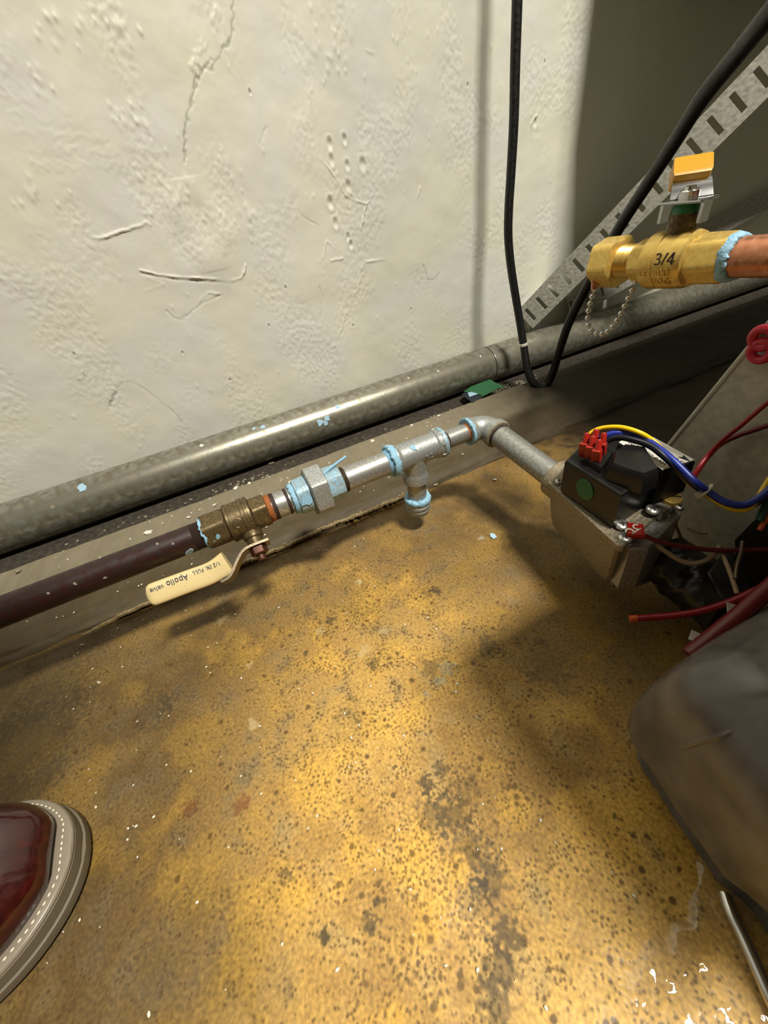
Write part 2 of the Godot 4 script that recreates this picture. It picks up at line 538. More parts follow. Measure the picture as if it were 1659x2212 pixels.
	for j in 164:
		zs.append(-0.485 + j * 0.005)
	zs.append_array([0.76, 1.44, 2.12, 2.5])
	var f := func(x: float, z: float) -> float:
		if z < -0.60 or z > 0.325 or x < -0.5 or x > 1.0:
			return 0.0
		return wav.get_noise_2d(x, z) * 0.0009 - 0.0006
	var mesh := grid(xs, zs, func(x: float, z: float) -> Vector3: return Vector3(x, f.call(x, z), z), Vector2(X0, Z0), Vector2(LX, LZ))
	# the print of the floor is mirrored from tile to tile, so that it has no seams
	var arr := mesh.surface_get_arrays(0)
	var tuv: PackedVector2Array = arr[Mesh.ARRAY_TEX_UV]
	for i in tuv.size():
		tuv[i] = Vector2(pingpong(tuv[i].x, 1.0), pingpong(tuv[i].y, 1.0))
	arr[Mesh.ARRAY_TEX_UV] = tuv
	mesh = ArrayMesh.new()
	mesh.add_surface_from_arrays(Mesh.PRIMITIVE_TRIANGLES, arr)
	var fl := Node3D.new()
	fl.name = "floor"
	add_child(fl)
	tag(fl, "wet ochre stained concrete floor with dark pits and paint drips", "floor")
	fl.set_meta("kind", "structure")
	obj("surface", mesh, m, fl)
	obj("gutter", MB.new().box(Vector3(0, -0.0025, -0.532), Vector3(4.0, 0.005, 0.10)).done(), M.gutter_grime, fl)
	obj("slab", MB.new().box(Vector3(0, -0.105, 0.94), Vector3(4.0, 0.2, 3.16)).done(), M.kerb_concrete, fl)


func grid(us: PackedFloat32Array, vs: PackedFloat32Array, at: Callable, t0: Vector2, tl: Vector2, colors := PackedColorArray()) -> ArrayMesh:
	var nu := us.size()
	var nv := vs.size()
	var P := PackedVector3Array()
	var N := PackedVector3Array()
	var T := PackedVector2Array()
	var I := PackedInt32Array()
	P.resize(nu * nv)
	N.resize(nu * nv)
	T.resize(nu * nv)
	for j in nv:
		for i in nu:
			P[j * nu + i] = at.call(us[i], vs[j])
			T[j * nu + i] = (Vector2(us[i], vs[j]) - t0) / tl
	for j in nv:
		for i in nu:
			var du := P[j * nu + mini(i + 1, nu - 1)] - P[j * nu + maxi(i - 1, 0)]
			var dv := P[mini(j + 1, nv - 1) * nu + i] - P[maxi(j - 1, 0) * nu + i]
			N[j * nu + i] = dv.cross(du).normalized()
	for j in nv - 1:
		for i in nu - 1:
			var a := j * nu + i
			I.append_array([a, a + 1, a + nu, a + 1, a + nu + 1, a + nu])
	var arrays := []
	arrays.resize(Mesh.ARRAY_MAX)
	arrays[Mesh.ARRAY_VERTEX] = P
	arrays[Mesh.ARRAY_NORMAL] = N
	arrays[Mesh.ARRAY_TEX_UV] = T
	arrays[Mesh.ARRAY_INDEX] = I
	if colors.size() == P.size():
		arrays[Mesh.ARRAY_COLOR] = colors
	var m := ArrayMesh.new()
	m.add_surface_from_arrays(Mesh.PRIMITIVE_TRIANGLES, arrays)
	return m


func build_wall() -> void:
	var step := 0.0012
	var x0 := -0.36
	var nx := 1150
	var ny := 392
	var Z := -0.582
	var Hh := PackedFloat32Array()
	Hh.resize(nx * ny)
	var Dk := PackedFloat32Array()
	Dk.resize(nx * ny)
	var n1 := FastNoiseLite.new()
	n1.seed = 3
	n1.frequency = 0.010
	n1.fractal_octaves = 3
	var n2 := FastNoiseLite.new()
	n2.seed = 4
	n2.frequency = 0.11
	n2.fractal_octaves = 2
	var n3 := FastNoiseLite.new()
	n3.seed = 5
	n3.frequency = 0.02
	n3.fractal_octaves = 2
	for j in ny:
		for i in nx:
			var x := i * step * 1000.0
			var y := j * step * 1000.0
			var rough := smoothstep(-0.1, 0.45, n3.get_noise_2d(x * 0.6, y * 0.35))
			Hh[j * nx + i] = n1.get_noise_2d(x, y) * 0.0011 + n2.get_noise_2d(x * 1.2, y) * (0.00006 + 0.00032 * rough)
	var line := func(pts: Array, width: float, height: float, ink: float, ragged: float) -> void:
		var lo: Vector2 = pts[0]
		var hi: Vector2 = pts[0]
		for p in pts:
			lo = lo.min(p)
			hi = hi.max(p)
		var r := width * 2.2 + ragged
		for j in range(maxi(0, int((lo.y - r) / step)), mini(ny, int((hi.y + r) / step) + 1)):
			for i in range(maxi(0, int((lo.x - r - x0) / step)), mini(nx, int((hi.x + r - x0) / step) + 1)):
				var p := Vector2(x0 + i * step, j * step)
				var wob := n2.get_noise_2d(p.x * 900.0, p.y * 900.0)
				var d := near_line(p + Vector2(wob, -wob) * ragged, pts) / (width * 0.72)
				if d < 2.2:
					var s := exp(-d * d)
					Hh[j * nx + i] += height * 0.5 * s * clampf(0.8 + 1.1 * n2.get_noise_2d(p.x * 260.0 + 50.0, p.y * 260.0), 0.05, 1.5)
					Dk[j * nx + i] = maxf(Dk[j * nx + i], ink * s)
	var dent := func(c: Vector2, rad: float, depth: float, ink: float) -> void:
		var r := rad * 3.0
		for j in range(maxi(0, int((c.y - r) / step)), mini(ny, int((c.y + r) / step) + 1)):
			for i in range(maxi(0, int((c.x - r - x0) / step)), mini(nx, int((c.x + r - x0) / step) + 1)):
				var d := Vector2(x0 + i * step - c.x, (j * step - c.y) * 0.62).length() / rad
				Hh[j * nx + i] += 0.55 * (-depth * exp(-d * d) + maxf(depth, 0.0) * 0.3 * exp(-pow((d - 1.5) * 1.6, 2.0)))
				Dk[j * nx + i] = maxf(Dk[j * nx + i], ink * exp(-d * d * 1.5))
	# the long crack and the ridges of old filler
	line.call([Vector2(0.1554, 0.4418), Vector2(0.1499, 0.4295), Vector2(0.1457, 0.4197), Vector2(0.1391, 0.4105), Vector2(0.131, 0.407)], 0.0016, -0.0014, 0.35, 0.0015)
	line.call([Vector2(0.1391, 0.4105), Vector2(0.1247, 0.4022), Vector2(0.1091, 0.3966), Vector2(0.0989, 0.3883), Vector2(0.0903, 0.3784), Vector2(0.0825, 0.3677), Vector2(0.0748, 0.3583), Vector2(0.0625, 0.3314)], 0.0015, -0.0013, 0.4, 0.002)
	line.call([Vector2(0.1247, 0.4022), Vector2(0.1158, 0.3935), Vector2(0.1086, 0.3954)], 0.0014, -0.001, 0.3, 0.001)
	line.call([Vector2(0.1357, 0.43), Vector2(0.1231, 0.4147), Vector2(0.1088, 0.4066), Vector2(0.0996, 0.395)], 0.0035, 0.0012, 0.0, 0.003)
	line.call([Vector2(-0.0501, 0.2838), Vector2(-0.0442, 0.2824), Vector2(-0.0333, 0.2842), Vector2(-0.019, 0.2856), Vector2(-0.0043, 0.2873), Vector2(0.004, 0.2889), Vector2(0.007, 0.2864)], 0.0016, 0.0022, 0.0, 0.001)
	line.call([Vector2(-0.021, 0.2495), Vector2(-0.0065, 0.2427), Vector2(0.0112, 0.2369), Vector2(0.0398, 0.2299), Vector2(0.0724, 0.2216), Vector2(0.081, 0.2219), Vector2(0.088, 0.2284), Vector2(0.0912, 0.2342)], 0.0014, 0.0025, 0.0, 0.0006)
	line.call([Vector2(-0.0222, 0.247), Vector2(0.01, 0.2344), Vector2(0.0713, 0.2188)], 0.0014, -0.0012, 0.15, 0.0006)
	line.call([Vector2(-0.0179, 0.2417), Vector2(-0.0039, 0.232), Vector2(-0.0264, 0.2304)], 0.0015, 0.0009, 0.0, 0.001)
	line.call([Vector2(0.0255, 0.2088), Vector2(0.0391, 0.2149), Vector2(0.0536, 0.2094)], 0.0014, 0.0010, 0.0, 0.001)
	line.call([Vector2(-0.0132, 0.2062), Vector2(-0.0092, 0.1977), Vector2(0.0, 0.194), Vector2(0.0169, 0.2015), Vector2(0.036, 0.2075), Vector2(0.0536, 0.2094)], 0.0014, -0.0011, 0.15, 0.001)
	line.call([Vector2(0.2085, 0.3186), Vector2(0.2158, 0.3112), Vector2(0.2241, 0.2989), Vector2(0.2323, 0.2817), Vector2(0.2463, 0.2739), Vector2(0.2595, 0.2698), Vector2(0.2652, 0.2727), Vector2(0.2694, 0.2777)], 0.0013, 0.0016, 0.0, 0.001)
	line.call([Vector2(0.2241, 0.2989), Vector2(0.232, 0.2804), Vector2(0.2333, 0.2664)], 0.0012, -0.001, 0.1, 0.001)
	line.call([Vector2(0.2364, 0.2865), Vector2(0.2492, 0.2726)], 0.0012, 0.0014, 0.0, 0.001)
	line.call([Vector2(0.2595, 0.2698), Vector2(0.2525, 0.2566), Vector2(0.247, 0.2452)], 0.0013, 0.0013, 0.0, 0.001)
	line.call([Vector2(0.1725, 0.2715), Vector2(0.1821, 0.2633), Vector2(0.1927, 0.2575)], 0.0012, -0.0012, 0.2, 0.001)
	line.call([Vector2(0.1881, 0.2225), Vector2(0.1978, 0.2408), Vector2(0.2064, 0.232)], 0.0015, 0.0010, 0.0, 0.001)
	line.call([Vector2(0.1988, 0.219), Vector2(0.2151, 0.2187)], 0.0015, 0.0014, 0.0, 0.001)
	line.call([Vector2(0.2481, 0.2085), Vector2(0.2744, 0.207)], 0.0018, 0.0016, 0.0, 0.001)
	line.call([Vector2(0.2451, 0.2112), Vector2(0.2353, 0.1924), Vector2(0.2221, 0.1723), Vector2(0.2026, 0.147), Vector2(0.1905, 0.1313), Vector2(0.1792, 0.1169)], 0.0016, 0.0011, 0.05, 0.002)
	line.call([Vector2(0.176, 0.1931), Vector2(0.177, 0.179), Vector2(0.1675, 0.1551)], 0.0013, -0.0008, 0.1, 0.001)
	line.call([Vector2(0.3381, 0.2758), Vector2(0.3289, 0.2612)], 0.0018, 0.0018, 0.0, 0.001)
	line.call([Vector2(0.3334, 0.1896), Vector2(0.3378, 0.1795), Vector2(0.34, 0.169), Vector2(0.3511, 0.1686), Vector2(0.3611, 0.1751)], 0.0010, -0.0010, 0.4, 0.0008)
	line.call([Vector2(-0.1199, 0.1213), Vector2(-0.1101, 0.132), Vector2(-0.0985, 0.142), Vector2(-0.0881, 0.1447), Vector2(-0.0789, 0.1361), Vector2(-0.0671, 0.1142), Vector2(-0.0566, 0.0928), Vector2(-0.0527, 0.0746)], 0.0016, -0.0007, 0.18, 0.002)
	line.call([Vector2(-0.1199, 0.1213), Vector2(-0.1064, 0.135)], 0.0018, -0.0008, 0.35, 0.001)
	line.call([Vector2(0.1439, 0.3376), Vector2(0.1555, 0.3494)], 0.0013, -0.0007, 0.1, 0.001)
	line.call([Vector2(0.3252, 0.3281), Vector2(0.328, 0.3194), Vector2(0.3255, 0.309)], 0.001, -0.0006, 0.12, 0.001)
	line.call([Vector2(0.2135, 0.3749), Vector2(0.2092, 0.3629), Vector2(0.2105, 0.3519)], 0.0014, 0.0008, 0.1, 0.002)
	line.call([Vector2(0.3284, 0.4028), Vector2(0.3319, 0.4078)], 0.001, -0.0006, 0.1, 0.001)
	line.call([Vector2(0.2826, 0.3989), Vector2(0.292, 0.3954)], 0.0010, 0.0009, 0.15, 0.001)
	line.call([Vector2(0.5182, 0.3101), Vector2(0.5147, 0.3205), Vector2(0.5241, 0.3279)], 0.0014, 0.0016, 0.1, 0.001)
	line.call([Vector2(0.526, 0.3117), Vector2(0.5347, 0.3381)], 0.0012, 0.0009, 0.0, 0.001)
	line.call([Vector2(-0.1334, 0.1592), Vector2(-0.1252, 0.1623), Vector2(-0.1256, 0.1679)], 0.0018, 0.0015, 0.2, 0.002)
	for k in 5:
		line.call([Vector2(-0.0663, 0.391) + Vector2(0.0, -0.012 * k), Vector2(-0.0235, 0.3776) + Vector2(0.01 * k, -0.011 * k)], 0.004, 0.0004, 0.0, 0.006)
	for c in [Vector2(0.2238, 0.3297), Vector2(0.2227, 0.3154), Vector2(0.2412, 0.3084), Vector2(0.261, 0.3074), Vector2(0.2384, 0.2898), Vector2(0.2122, 0.2772), Vector2(0.2141, 0.2566)]:
		dent.call(c, rng.randf_range(0.0024, 0.0036), rng.randf_range(0.002, 0.0036), 0.12)
	for c in [Vector2(0.2428, 0.3318), Vector2(0.2276, 0.2399), Vector2(0.2297, 0.2315), Vector2(0.5217, 0.3213)]:
		dent.call(c, 0.0024, 0.0028, 0.2)
	for c in [Vector2(0.531, 0.3771), Vector2(0.1319, 0.2015), Vector2(0.0974, 0.164), Vector2(0.1476, 0.3767), Vector2(-0.1242, 0.186), Vector2(-0.016, 0.1589), Vector2(0.3083, 0.1367), Vector2(0.0261, 0.1122), Vector2(0.2133, 0.1364), Vector2(0.4131, 0.3642)]:
		dent.call(c, 0.0013, 0.0018, 0.75)
	# a low lump of filler above the trowelled edge, and scattered paint nibs
	for c in [[Vector2(0.0483, 0.2567), 0.026, 0.0030], [Vector2(0.0437, 0.2874), 0.012, 0.0022], [Vector2(0.0544, 0.2774), 0.014, -0.0035], [Vector2(0.0814, 0.2667), 0.012, 0.0022], [Vector2(0.0622, 0.2451), 0.016, 0.0018], [Vector2(0.0327, 0.2681), 0.012, -0.0018]]:
		dent.call(c[0], c[1], -c[2], 0.0)
	rng.seed = 41
	for k in 260:
		var c := Vector2(x0 + rng.randf() * 1.0, 0.05 + rng.randf() * 0.4)
		dent.call(c, rng.randf_range(0.0009, 0.0020), -rng.randf_range(0.0003, 0.0010), 0.0)
	for spot in [Vector2(0.2469, 0.4032), Vector2(0.2435, 0.3884), Vector2(0.0315, 0.3184), Vector2(0.052, 0.3063), Vector2(0.0387, 0.2982), Vector2(0.0152, 0.3035), Vector2(0.0208, 0.3678), Vector2(0.0283, 0.3662), Vector2(-0.0075, 0.4241), Vector2(0.0356, 0.4264), Vector2(0.049, 0.4192), Vector2(0.1045, 0.2784), Vector2(0.1155, 0.279), Vector2(-0.0334, 0.3986), Vector2(-0.0777, 0.3251)]:
		for k in 9:
			dent.call(spot + Vector2(rng.randfn() * 0.008, rng.randfn() * 0.008), rng.randf_range(0.0010, 0.0024), -rng.randf_range(0.0005, 0.0013), 0.01)
	for j in ny:
		for i in nx:
			Hh[j * nx + i] *= smoothstep(0.0, 20.0, minf(minf(i, nx - 1 - i), ny - 1 - j))
	var us := PackedFloat32Array()
	for i in nx:
		us.append(x0 + i * step)
	var vs := PackedFloat32Array()
	for j in range(ny - 1, -1, -1):
		vs.append(j * step)
	var cols := PackedColorArray()
	cols.resize(nx * ny)
	var tint := FastNoiseLite.new()
	tint.seed = 8
	tint.frequency = 0.009
	tint.fractal_octaves = 3
	for j in ny:
		var jj := ny - 1 - j
		for i in nx:
			var g := 0.5 + 0.5 * tint.get_noise_2d(i, jj)
			var k := 1.0 - 0.85 * Dk[jj * nx + i]
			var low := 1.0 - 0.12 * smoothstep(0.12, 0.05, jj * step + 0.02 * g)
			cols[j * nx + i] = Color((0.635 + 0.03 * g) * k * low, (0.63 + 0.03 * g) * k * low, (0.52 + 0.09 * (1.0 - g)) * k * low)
	var m := mat("wall_paint", Color.WHITE, 0.55)
	m.vertex_color_use_as_albedo = true
	var face := grid(us, vs, func(x: float, y: float) -> Vector3: return Vector3(x, y, Z + Hh[clampi(roundi(y / step), 0, ny - 1) * nx + clampi(roundi((x - x0) / step), 0, nx - 1)]), Vector2.ZERO, Vector2.ONE, cols)
	var wl := Node3D.new()
	wl.name = "wall_back"
	add_child(wl)
	tag(wl, "cream painted wall with cracks, dents and lumpy old filler", "wall")
	wl.set_meta("kind", "structure")
	obj("plaster", face, m, wl)
	mat("wall_plain", Color(0.825, 0.822, 0.775), 0.55)
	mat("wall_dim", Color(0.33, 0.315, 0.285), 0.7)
	var x1 := x0 + (nx - 1) * step
	var top := (ny - 1) * step
	obj("wall_body", MB.new().box(Vector3(0, 1.25, Z - 0.105), Vector3(4.0, 2.5, 0.2)).box(Vector3((-2.0 + x0) / 2, 1.25, Z - 0.01), Vector3(2.0 + x0, 2.5, 0.02)).box(Vector3((2.0 + x1) / 2, 1.25, Z - 0.01), Vector3(2.0 - x1, 2.5, 0.02)).box(Vector3((x0 + x1) / 2, (2.5 + top) / 2, Z - 0.01), Vector3(x1 - x0, 2.5 - top, 0.02)).done(), M.wall_plain, wl)


func build_room() -> void:
	build_floor()
	build_wall()
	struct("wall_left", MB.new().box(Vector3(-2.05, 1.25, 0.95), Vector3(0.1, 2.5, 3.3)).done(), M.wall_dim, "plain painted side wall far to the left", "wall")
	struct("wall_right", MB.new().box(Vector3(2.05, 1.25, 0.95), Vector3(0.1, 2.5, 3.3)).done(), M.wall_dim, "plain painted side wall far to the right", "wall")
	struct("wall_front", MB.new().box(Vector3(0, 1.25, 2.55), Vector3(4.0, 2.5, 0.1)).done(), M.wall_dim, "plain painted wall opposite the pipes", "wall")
	struct("ceiling", MB.new().box(Vector3(0, 2.55, 0.95), Vector3(4.2, 0.1, 3.3)).done(), M.ceiling_paint, "flat dull ceiling of the boiler room", "ceiling")
	# the low kerb under the gas line
	var bn := FastNoiseLite.new()
	bn.seed = 31
	bn.frequency = 22.0
	bn.fractal_octaves = 4
	var prof := [[-0.481, -0.02], [-0.481, 0.0105], [-0.4795, 0.012], [-0.44, 0.0122], [-0.40, 0.0118], [-0.365, 0.0112], [-0.354, 0.0095], [-0.346, 0.004], [-0.342, -0.002], [-0.342, -0.02]]
	var kx := PackedFloat32Array()
	for i in 501:
		kx.append(-1.0 + i * 0.005)
	var kv := PackedFloat32Array()
	for i in (prof.size() - 1) * 3 + 1:
		kv.append(i / 3.0)
	var kcol := PackedColorArray()
	for q in kv:
		for x in kx:
			var z: float = prof[int(minf(q, prof.size() - 2))][0]
			var w := 0.5 + 0.5 * bn.get_noise_2d(x * 0.7, q * 0.25)
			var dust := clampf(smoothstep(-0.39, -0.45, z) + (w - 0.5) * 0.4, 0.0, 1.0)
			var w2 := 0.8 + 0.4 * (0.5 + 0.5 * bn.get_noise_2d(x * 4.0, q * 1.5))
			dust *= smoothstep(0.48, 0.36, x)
			w2 *= lerpf(0.25, 1.0, smoothstep(0.50, 0.36, x))  # painted shade: kerb dims towards the boiler end
			kcol.append(Color(lerpf(0.052, 0.190, dust) * w2, lerpf(0.035, 0.160, dust) * w2, lerpf(0.012, 0.105, dust) * w2))  # front brown darkened further to paint in shade under the gas pipe
	var km := mat("kerb_dust_shade", Color.WHITE, 0.7)
	km.vertex_color_use_as_albedo = true
	var kat := func(x: float, q: float) -> Vector3:
		var i := mini(int(q), prof.size() - 2)
		var fr := q - i
		var free := 1.0 if q > 0.9 and q < prof.size() - 1.9 else 0.0
		return Vector3(x, lerpf(prof[i][1], prof[i + 1][1], fr) + bn.get_noise_2d(x, q * 0.3) * 0.0013 * free, lerpf(prof[i][0], prof[i + 1][0], fr) + bn.get_noise_2d(x * 0.5, 7.0 + q * 0.2) * 0.003 * (1.0 if q > 4.5 else 0.35))
	var kerb := struct("trim_1", grid(kx, kv, kat, Vector2.ZERO, Vector2.ONE, kcol), km, "low grey concrete kerb strip in front of the thick conduit", "kerb")
	# the shiny bead where the kerb meets the floor
	var st := MB.new()
	rng.seed = 9
	var pts := PackedVector3Array()
	for i in 240:
		var x := -0.2 + i * 0.0016
		pts.append(Vector3(x, 0.0036 - 0.006 * smoothstep(-0.13, -0.2, x) - 0.006 * smoothstep(0.14, 0.18, x) + bn.get_noise_2d(x * 3.0, 3.0) * 0.0022, -0.3435 + bn.get_noise_2d(x * 0.5, 8.4) * 0.003))
	st.tube(pts, 0.0024, 8)
	for i in 150:
		var x := -0.12 + rng.randf() * 0.30
		st.ball(Vector3(x, 0.0045 + rng.randf() * 0.002, -0.3425 + bn.get_noise_2d(x * 0.5, 8.4) * 0.003 + rng.randfn() * 0.0022), Vector3(1.0, 0.6, 1.0) * rng.randf_range(0.0007, 0.002), 8)
	var bead := obj("wet_bead", st.done(), M.wet_bead, kerb)
	bead.set_meta("kind", "stuff")


# ---------------------------------------------------------------- pipes
func threads(from: float, to: float, r: float, pitch := 0.0011) -> Array:
	var out := []
	var n := int((to - from) / pitch)
	for i in n:
		out.append([from + (to - from) * i / n, r - 0.0004])
		out.append([from + (to - from) * (i + 0.5) / n, r + 0.0003])
	out.append([to, r - 0.0004])
	return out


func ax(x: float) -> Vector3:
	return Vector3(x, PIPE_Y, PIPE_Z)


func seal(parent: Node3D, o: Vector3, axis: Vector3, from: float, to: float, r: float, m: Material, seed_: int, called := "sealant") -> void:
	# a ragged ring of sealing compound round a joint
	var n := 40
	var f := MB.frame(axis)
	var a := axis.normalized()
	var w := FastNoiseLite.new()
	w.seed = seed_
	w.frequency = 0.9
	var rings := []
	for q in [[0.0, -0.0006], [0.05, 0.0006], [0.35, 0.0013], [0.7, 0.0011], [0.95, 0.0004], [1.0, -0.0006]]:
		var ring := PackedVector3Array()
		for j in n:
			var g := TAU * j / n
			var s := w.get_noise_2d(cos(g) * 3.0 + float(q[0]) * 2.0, sin(g) * 3.0)
			var e := w.get_noise_2d(cos(g) * 4.0 + 9.0, sin(g) * 4.0)
			var along: float = lerpf(from, to, float(q[0])) + e * (to - from) * (0.35 if q[0] < 0.2 or q[0] > 0.8 else 0.0)
			ring.append(o + a * along + (f[0] * cos(g) + f[1] * sin(g)) * (r + float(q[1]) + s * 0.0007))
		rings.append(ring)
	obj(called, MB.new().loft(rings).done(60.0), m, parent)


func blob(c: Vector3, normal: Vector3, size: float, seed_: int, thick := 0.0006, long := 1.0) -> ArrayMesh:
	rng.seed = seed_
	var n := normal.normalized()
	var f := MB.frame(n)
	var outline := PackedVector3Array()
	var k := 11
	var turn := rng.randf() * TAU
	for j in k:
		var g := TAU * j / k
		var r := size * rng.randf_range(0.55, 1.1)
		var p := Vector2(cos(g) * r * long, sin(g) * r).rotated(turn)
		outline.append(c + f[0] * p.x + f[1] * p.y)
	return MB.new().slab(outline, n * thick, thick * 0.35).done()


func build_conduit() -> void:
	var o := thing("conduit", "thick dusty grey steel conduit lying along the foot of the wall", "conduit", Vector3(0, 0.0286, -0.5505))
	var c := Vector3(-1.2, 0.0288, -0.5505)
	obj("pipe", MB.new().lathe(c, Vector3.RIGHT, [[0, 0.0286], [1.622, 0.0286]], 48).done(), M.conduit_steel, o)
	obj("coupling_seam", MB.new().lathe(c, Vector3.RIGHT, [[1.6215, 0.0277], [1.6245, 0.0277]], 48).done(), M.thread_gap, o)
	obj("pipe", MB.new().lathe(c, Vector3.RIGHT, [[1.624, 0.0286], [1.625, 0.0289], [2.9, 0.0289]], 48).done(), M.conduit_steel, o)
	var k := 0
	for s in [[-0.185, 58.0, 0.006, "flake_blue"], [0.150, 48.0, 0.004, "flake_blue"], [0.118, 22.0, 0.006, "flake_blue"], [0.129, 26.0, 0.005, "flake_blue"], [0.125, 16.0, 0.004, "flake_blue"], [0.042, 62.0, 0.004, "flake_blue"], [0.030, 66.0, 0.003, "flake_blue"], [-0.04, 66.0, 0.003, "flake_white"], [0.27, 65.0, 0.002, "flake_white"], [0.32, 55.0, 0.002, "flake_white"], [0.22, 40.0, 0.002, "flake_white"], [0.40, 58.0, 0.002, "flake_white"], [-0.22, 35.0, 0.003, "flake_grey"]]:
		k += 1
		var g := deg_to_rad(s[1])
		var n := Vector3(0, sin(g), cos(g))
		obj("paint_spot", blob(Vector3(s[0], 0.0288, -0.5505) + n * 0.0283, n, s[2], 200 + k, 0.0007), M[s[3]], o)


func build_gas_line() -> void:
	var X := Vector3.RIGHT
	# dark painted pipe on the left
	var o := thing("steel_pipe", "dark brown painted steel pipe coming in from the left edge", "pipe", ax(-0.3))
	obj("pipe_body", MB.new().lathe(ax(0), X, [[-1.1, 0.0109], [-0.056, 0.0109]], 40).done(), M.dark_pipe_paint, o)
	obj("pipe_thread", MB.new().lathe(ax(0), X, threads(-0.056, -0.0488, 0.0107), 32).done(), M.thread_gap, o)
	obj("paint_spot", blob(ax(-0.063) + Vector3(0, -0.004, 0.0098), Vector3(0, -0.35, 0.9), 0.003, 311, 0.0007, 1.6), M.flake_blue, o)
	for q in [[-0.155, 0.6], [-0.138, 0.55], [-0.12, 0.2], [-0.08, 1.1], [-0.07, 0.7]]:
		var n := Vector3(0, sin(q[1]), cos(q[1]))
		obj("paint_spot", blob(ax(q[0]) + n * 0.0107, n, 0.0011, int(900 + q[0] * 1000.0), 0.0004, 1.4), M.flake_grey, o)

	# the tarnished ball valve with its lever
	o = thing("ball_valve", "tarnished bronze ball valve with a cream covered lever on the left pipe", "valve", ax(-0.02))
	obj("valve_body", MB.new().lathe(ax(0), X, [[-0.0486, 0.0112], [-0.0486, 0.0126], [-0.0478, 0.0131, 1.1], [-0.031, 0.0131, 1.1], [-0.0300, 0.0134], [-0.0292, 0.0152], [-0.0285, 0.0160], [-0.0265, 0.0160], [-0.0262, 0.0155], [-0.0170, 0.0157], [-0.0166, 0.0163], [-0.0140, 0.0164], [-0.0137, 0.0158], [-0.0120, 0.0158], [-0.0117, 0.0164], [-0.0098, 0.0162], [-0.0092, 0.0142], [-0.0086, 0.0127], [-0.0080, 0.0124, 1.1], [0.0028, 0.0124, 1.1], [0.0034, 0.0119], [0.0034, 0.0100]], 48, 0.26).done(30.0), M.tarnished_brass, o)
	seal(o, ax(0), X, -0.0492, -0.0462, 0.0125, M.sealant, 71)
	seal(o, ax(0), X, 0.0028, 0.0080, 0.0104, M.rust_ring, 72, "rusty_sealant")
	obj("paint_spot", blob(ax(-0.041) + Vector3(0, -0.0035, 0.0127), Vector3(0, -0.25, 0.95), 0.0036, 321, 0.0006, 1.3), M.sealant, o)
	obj("paint_spot", blob(ax(-0.0385) + Vector3(0, 0.001, 0.0132), Vector3(0, 0.05, 1), 0.0022, 322, 0.0006, 1.3), M.sealant, o)
	# raised letters in a ring on the body
	var mark := Vector3(0, 0.45, 0.89).normalized()
	emboss(o, "UL", ax(-0.0215) + mark * 0.0153, mark, Vector3.RIGHT, 0.0042, 0.0007, M.tarnished_brass)
	var ringpts := PackedVector3Array()
	for j in 25:
		var q := TAU * j / 24
		var side := mark.cross(Vector3.RIGHT)
		ringpts.append(ax(-0.0215) + mark * (0.0158 - 0.0012 * sin(q) * sin(q) * 0.6) + Vector3.RIGHT * cos(q) * 0.0036 + side * sin(q) * 0.0036)
	obj("raised_ring", MB.new().tube(ringpts, 0.0004, 6).done(), M.tarnished_brass, o)
	emboss(o, "600", ax(-0.0395) + Vector3(0, 0.0055, 0.0118), Vector3(0, 0.45, 0.89), Vector3.RIGHT, 0.0034, 0.0005, M.tarnished_brass)
	# stem, nut and lever: the stem leans down and towards the room
	var s := Vector3(0, -0.62, 0.78).normalized()
	var b := ax(-0.0150)
	obj("bonnet", MB.new().lathe(b, s, [[0.012, 0.0085], [0.0185, 0.0078], [0.0195, 0.0066], [0.0245, 0.0062]], 28).done(), M.tarnished_brass, o)
	obj("stem_nut", MB.new().lathe(b, s, [[0.0275, 0.0062, 1.12], [0.0325, 0.0062, 1.12], [0.0335, 0.0054], [0.0335, 0.0036], [0.0375, 0.0034]], 24).done(30.0), M.rusty_nut, o)
	var lever := [b + s * 0.026 + X * 0.010, b + s * 0.026 + X * -0.008, b + s * 0.031 + X * -0.016, b + s * 0.041 + X * -0.026, b + s * 0.0425 + X * -0.034]
	var across := s.cross(X).normalized()
	var plate := []
	var lev := smooth(lever, 5)
	for i in lev.size():
		var d := (lev[mini(i + 1, lev.size() - 1)] - lev[maxi(i - 1, 0)]).normalized()
		var up := d.cross(across).normalized()
		var wd: float = lerpf(0.0085, 0.0066, float(i) / lev.size())
		plate.append(PackedVector3Array([lev[i] + across * wd + up * 0.001, lev[i] - across * wd + up * 0.001, lev[i] - across * wd - up * 0.001, lev[i] + across * wd - up * 0.001]))
	var lv := obj("lever", MB.new().loft(plate).done(), M.lever_steel, o)
	# vinyl grip, a flattened sleeve with a rounded end, flared towards the valve
	var g0: Vector3 = Vector3(-0.0397, 0.0717, -0.2665)
	var g1: Vector3 = Vector3(-0.0546, 0.069, -0.266)
	var g2: Vector3 = Vector3(-0.1007, 0.0713, -0.266)
	var gp := smooth([g0, g1, g1.lerp(g2, 0.33), g1.lerp(g2, 0.66), g2], 6)
	var rings := []
	var view := Vector3(0, 0.62, 0.78)
	for i in gp.size():
		var d := (gp[mini(i + 1, gp.size() - 1)] - gp[maxi(i - 1, 0)]).normalized()
		var nrm := (view - d * view.dot(d)).normalized()
		var sd := d.cross(nrm)
		var u := float(i) / (gp.size() - 1)
		var wd := 0.0086 * (1.0 + 0.12 * smoothstep(0.2, 0.0, u)) * sqrt(maxf(0.0, 1.0 - pow(maxf(0.0, (u - 0.9) / 0.105), 2.0)))
		var th := 0.0042 * sqrt(maxf(0.02, 1.0 - pow(maxf(0.0, (u - 0.9) / 0.105), 2.0)))
		var ring := PackedVector3Array()
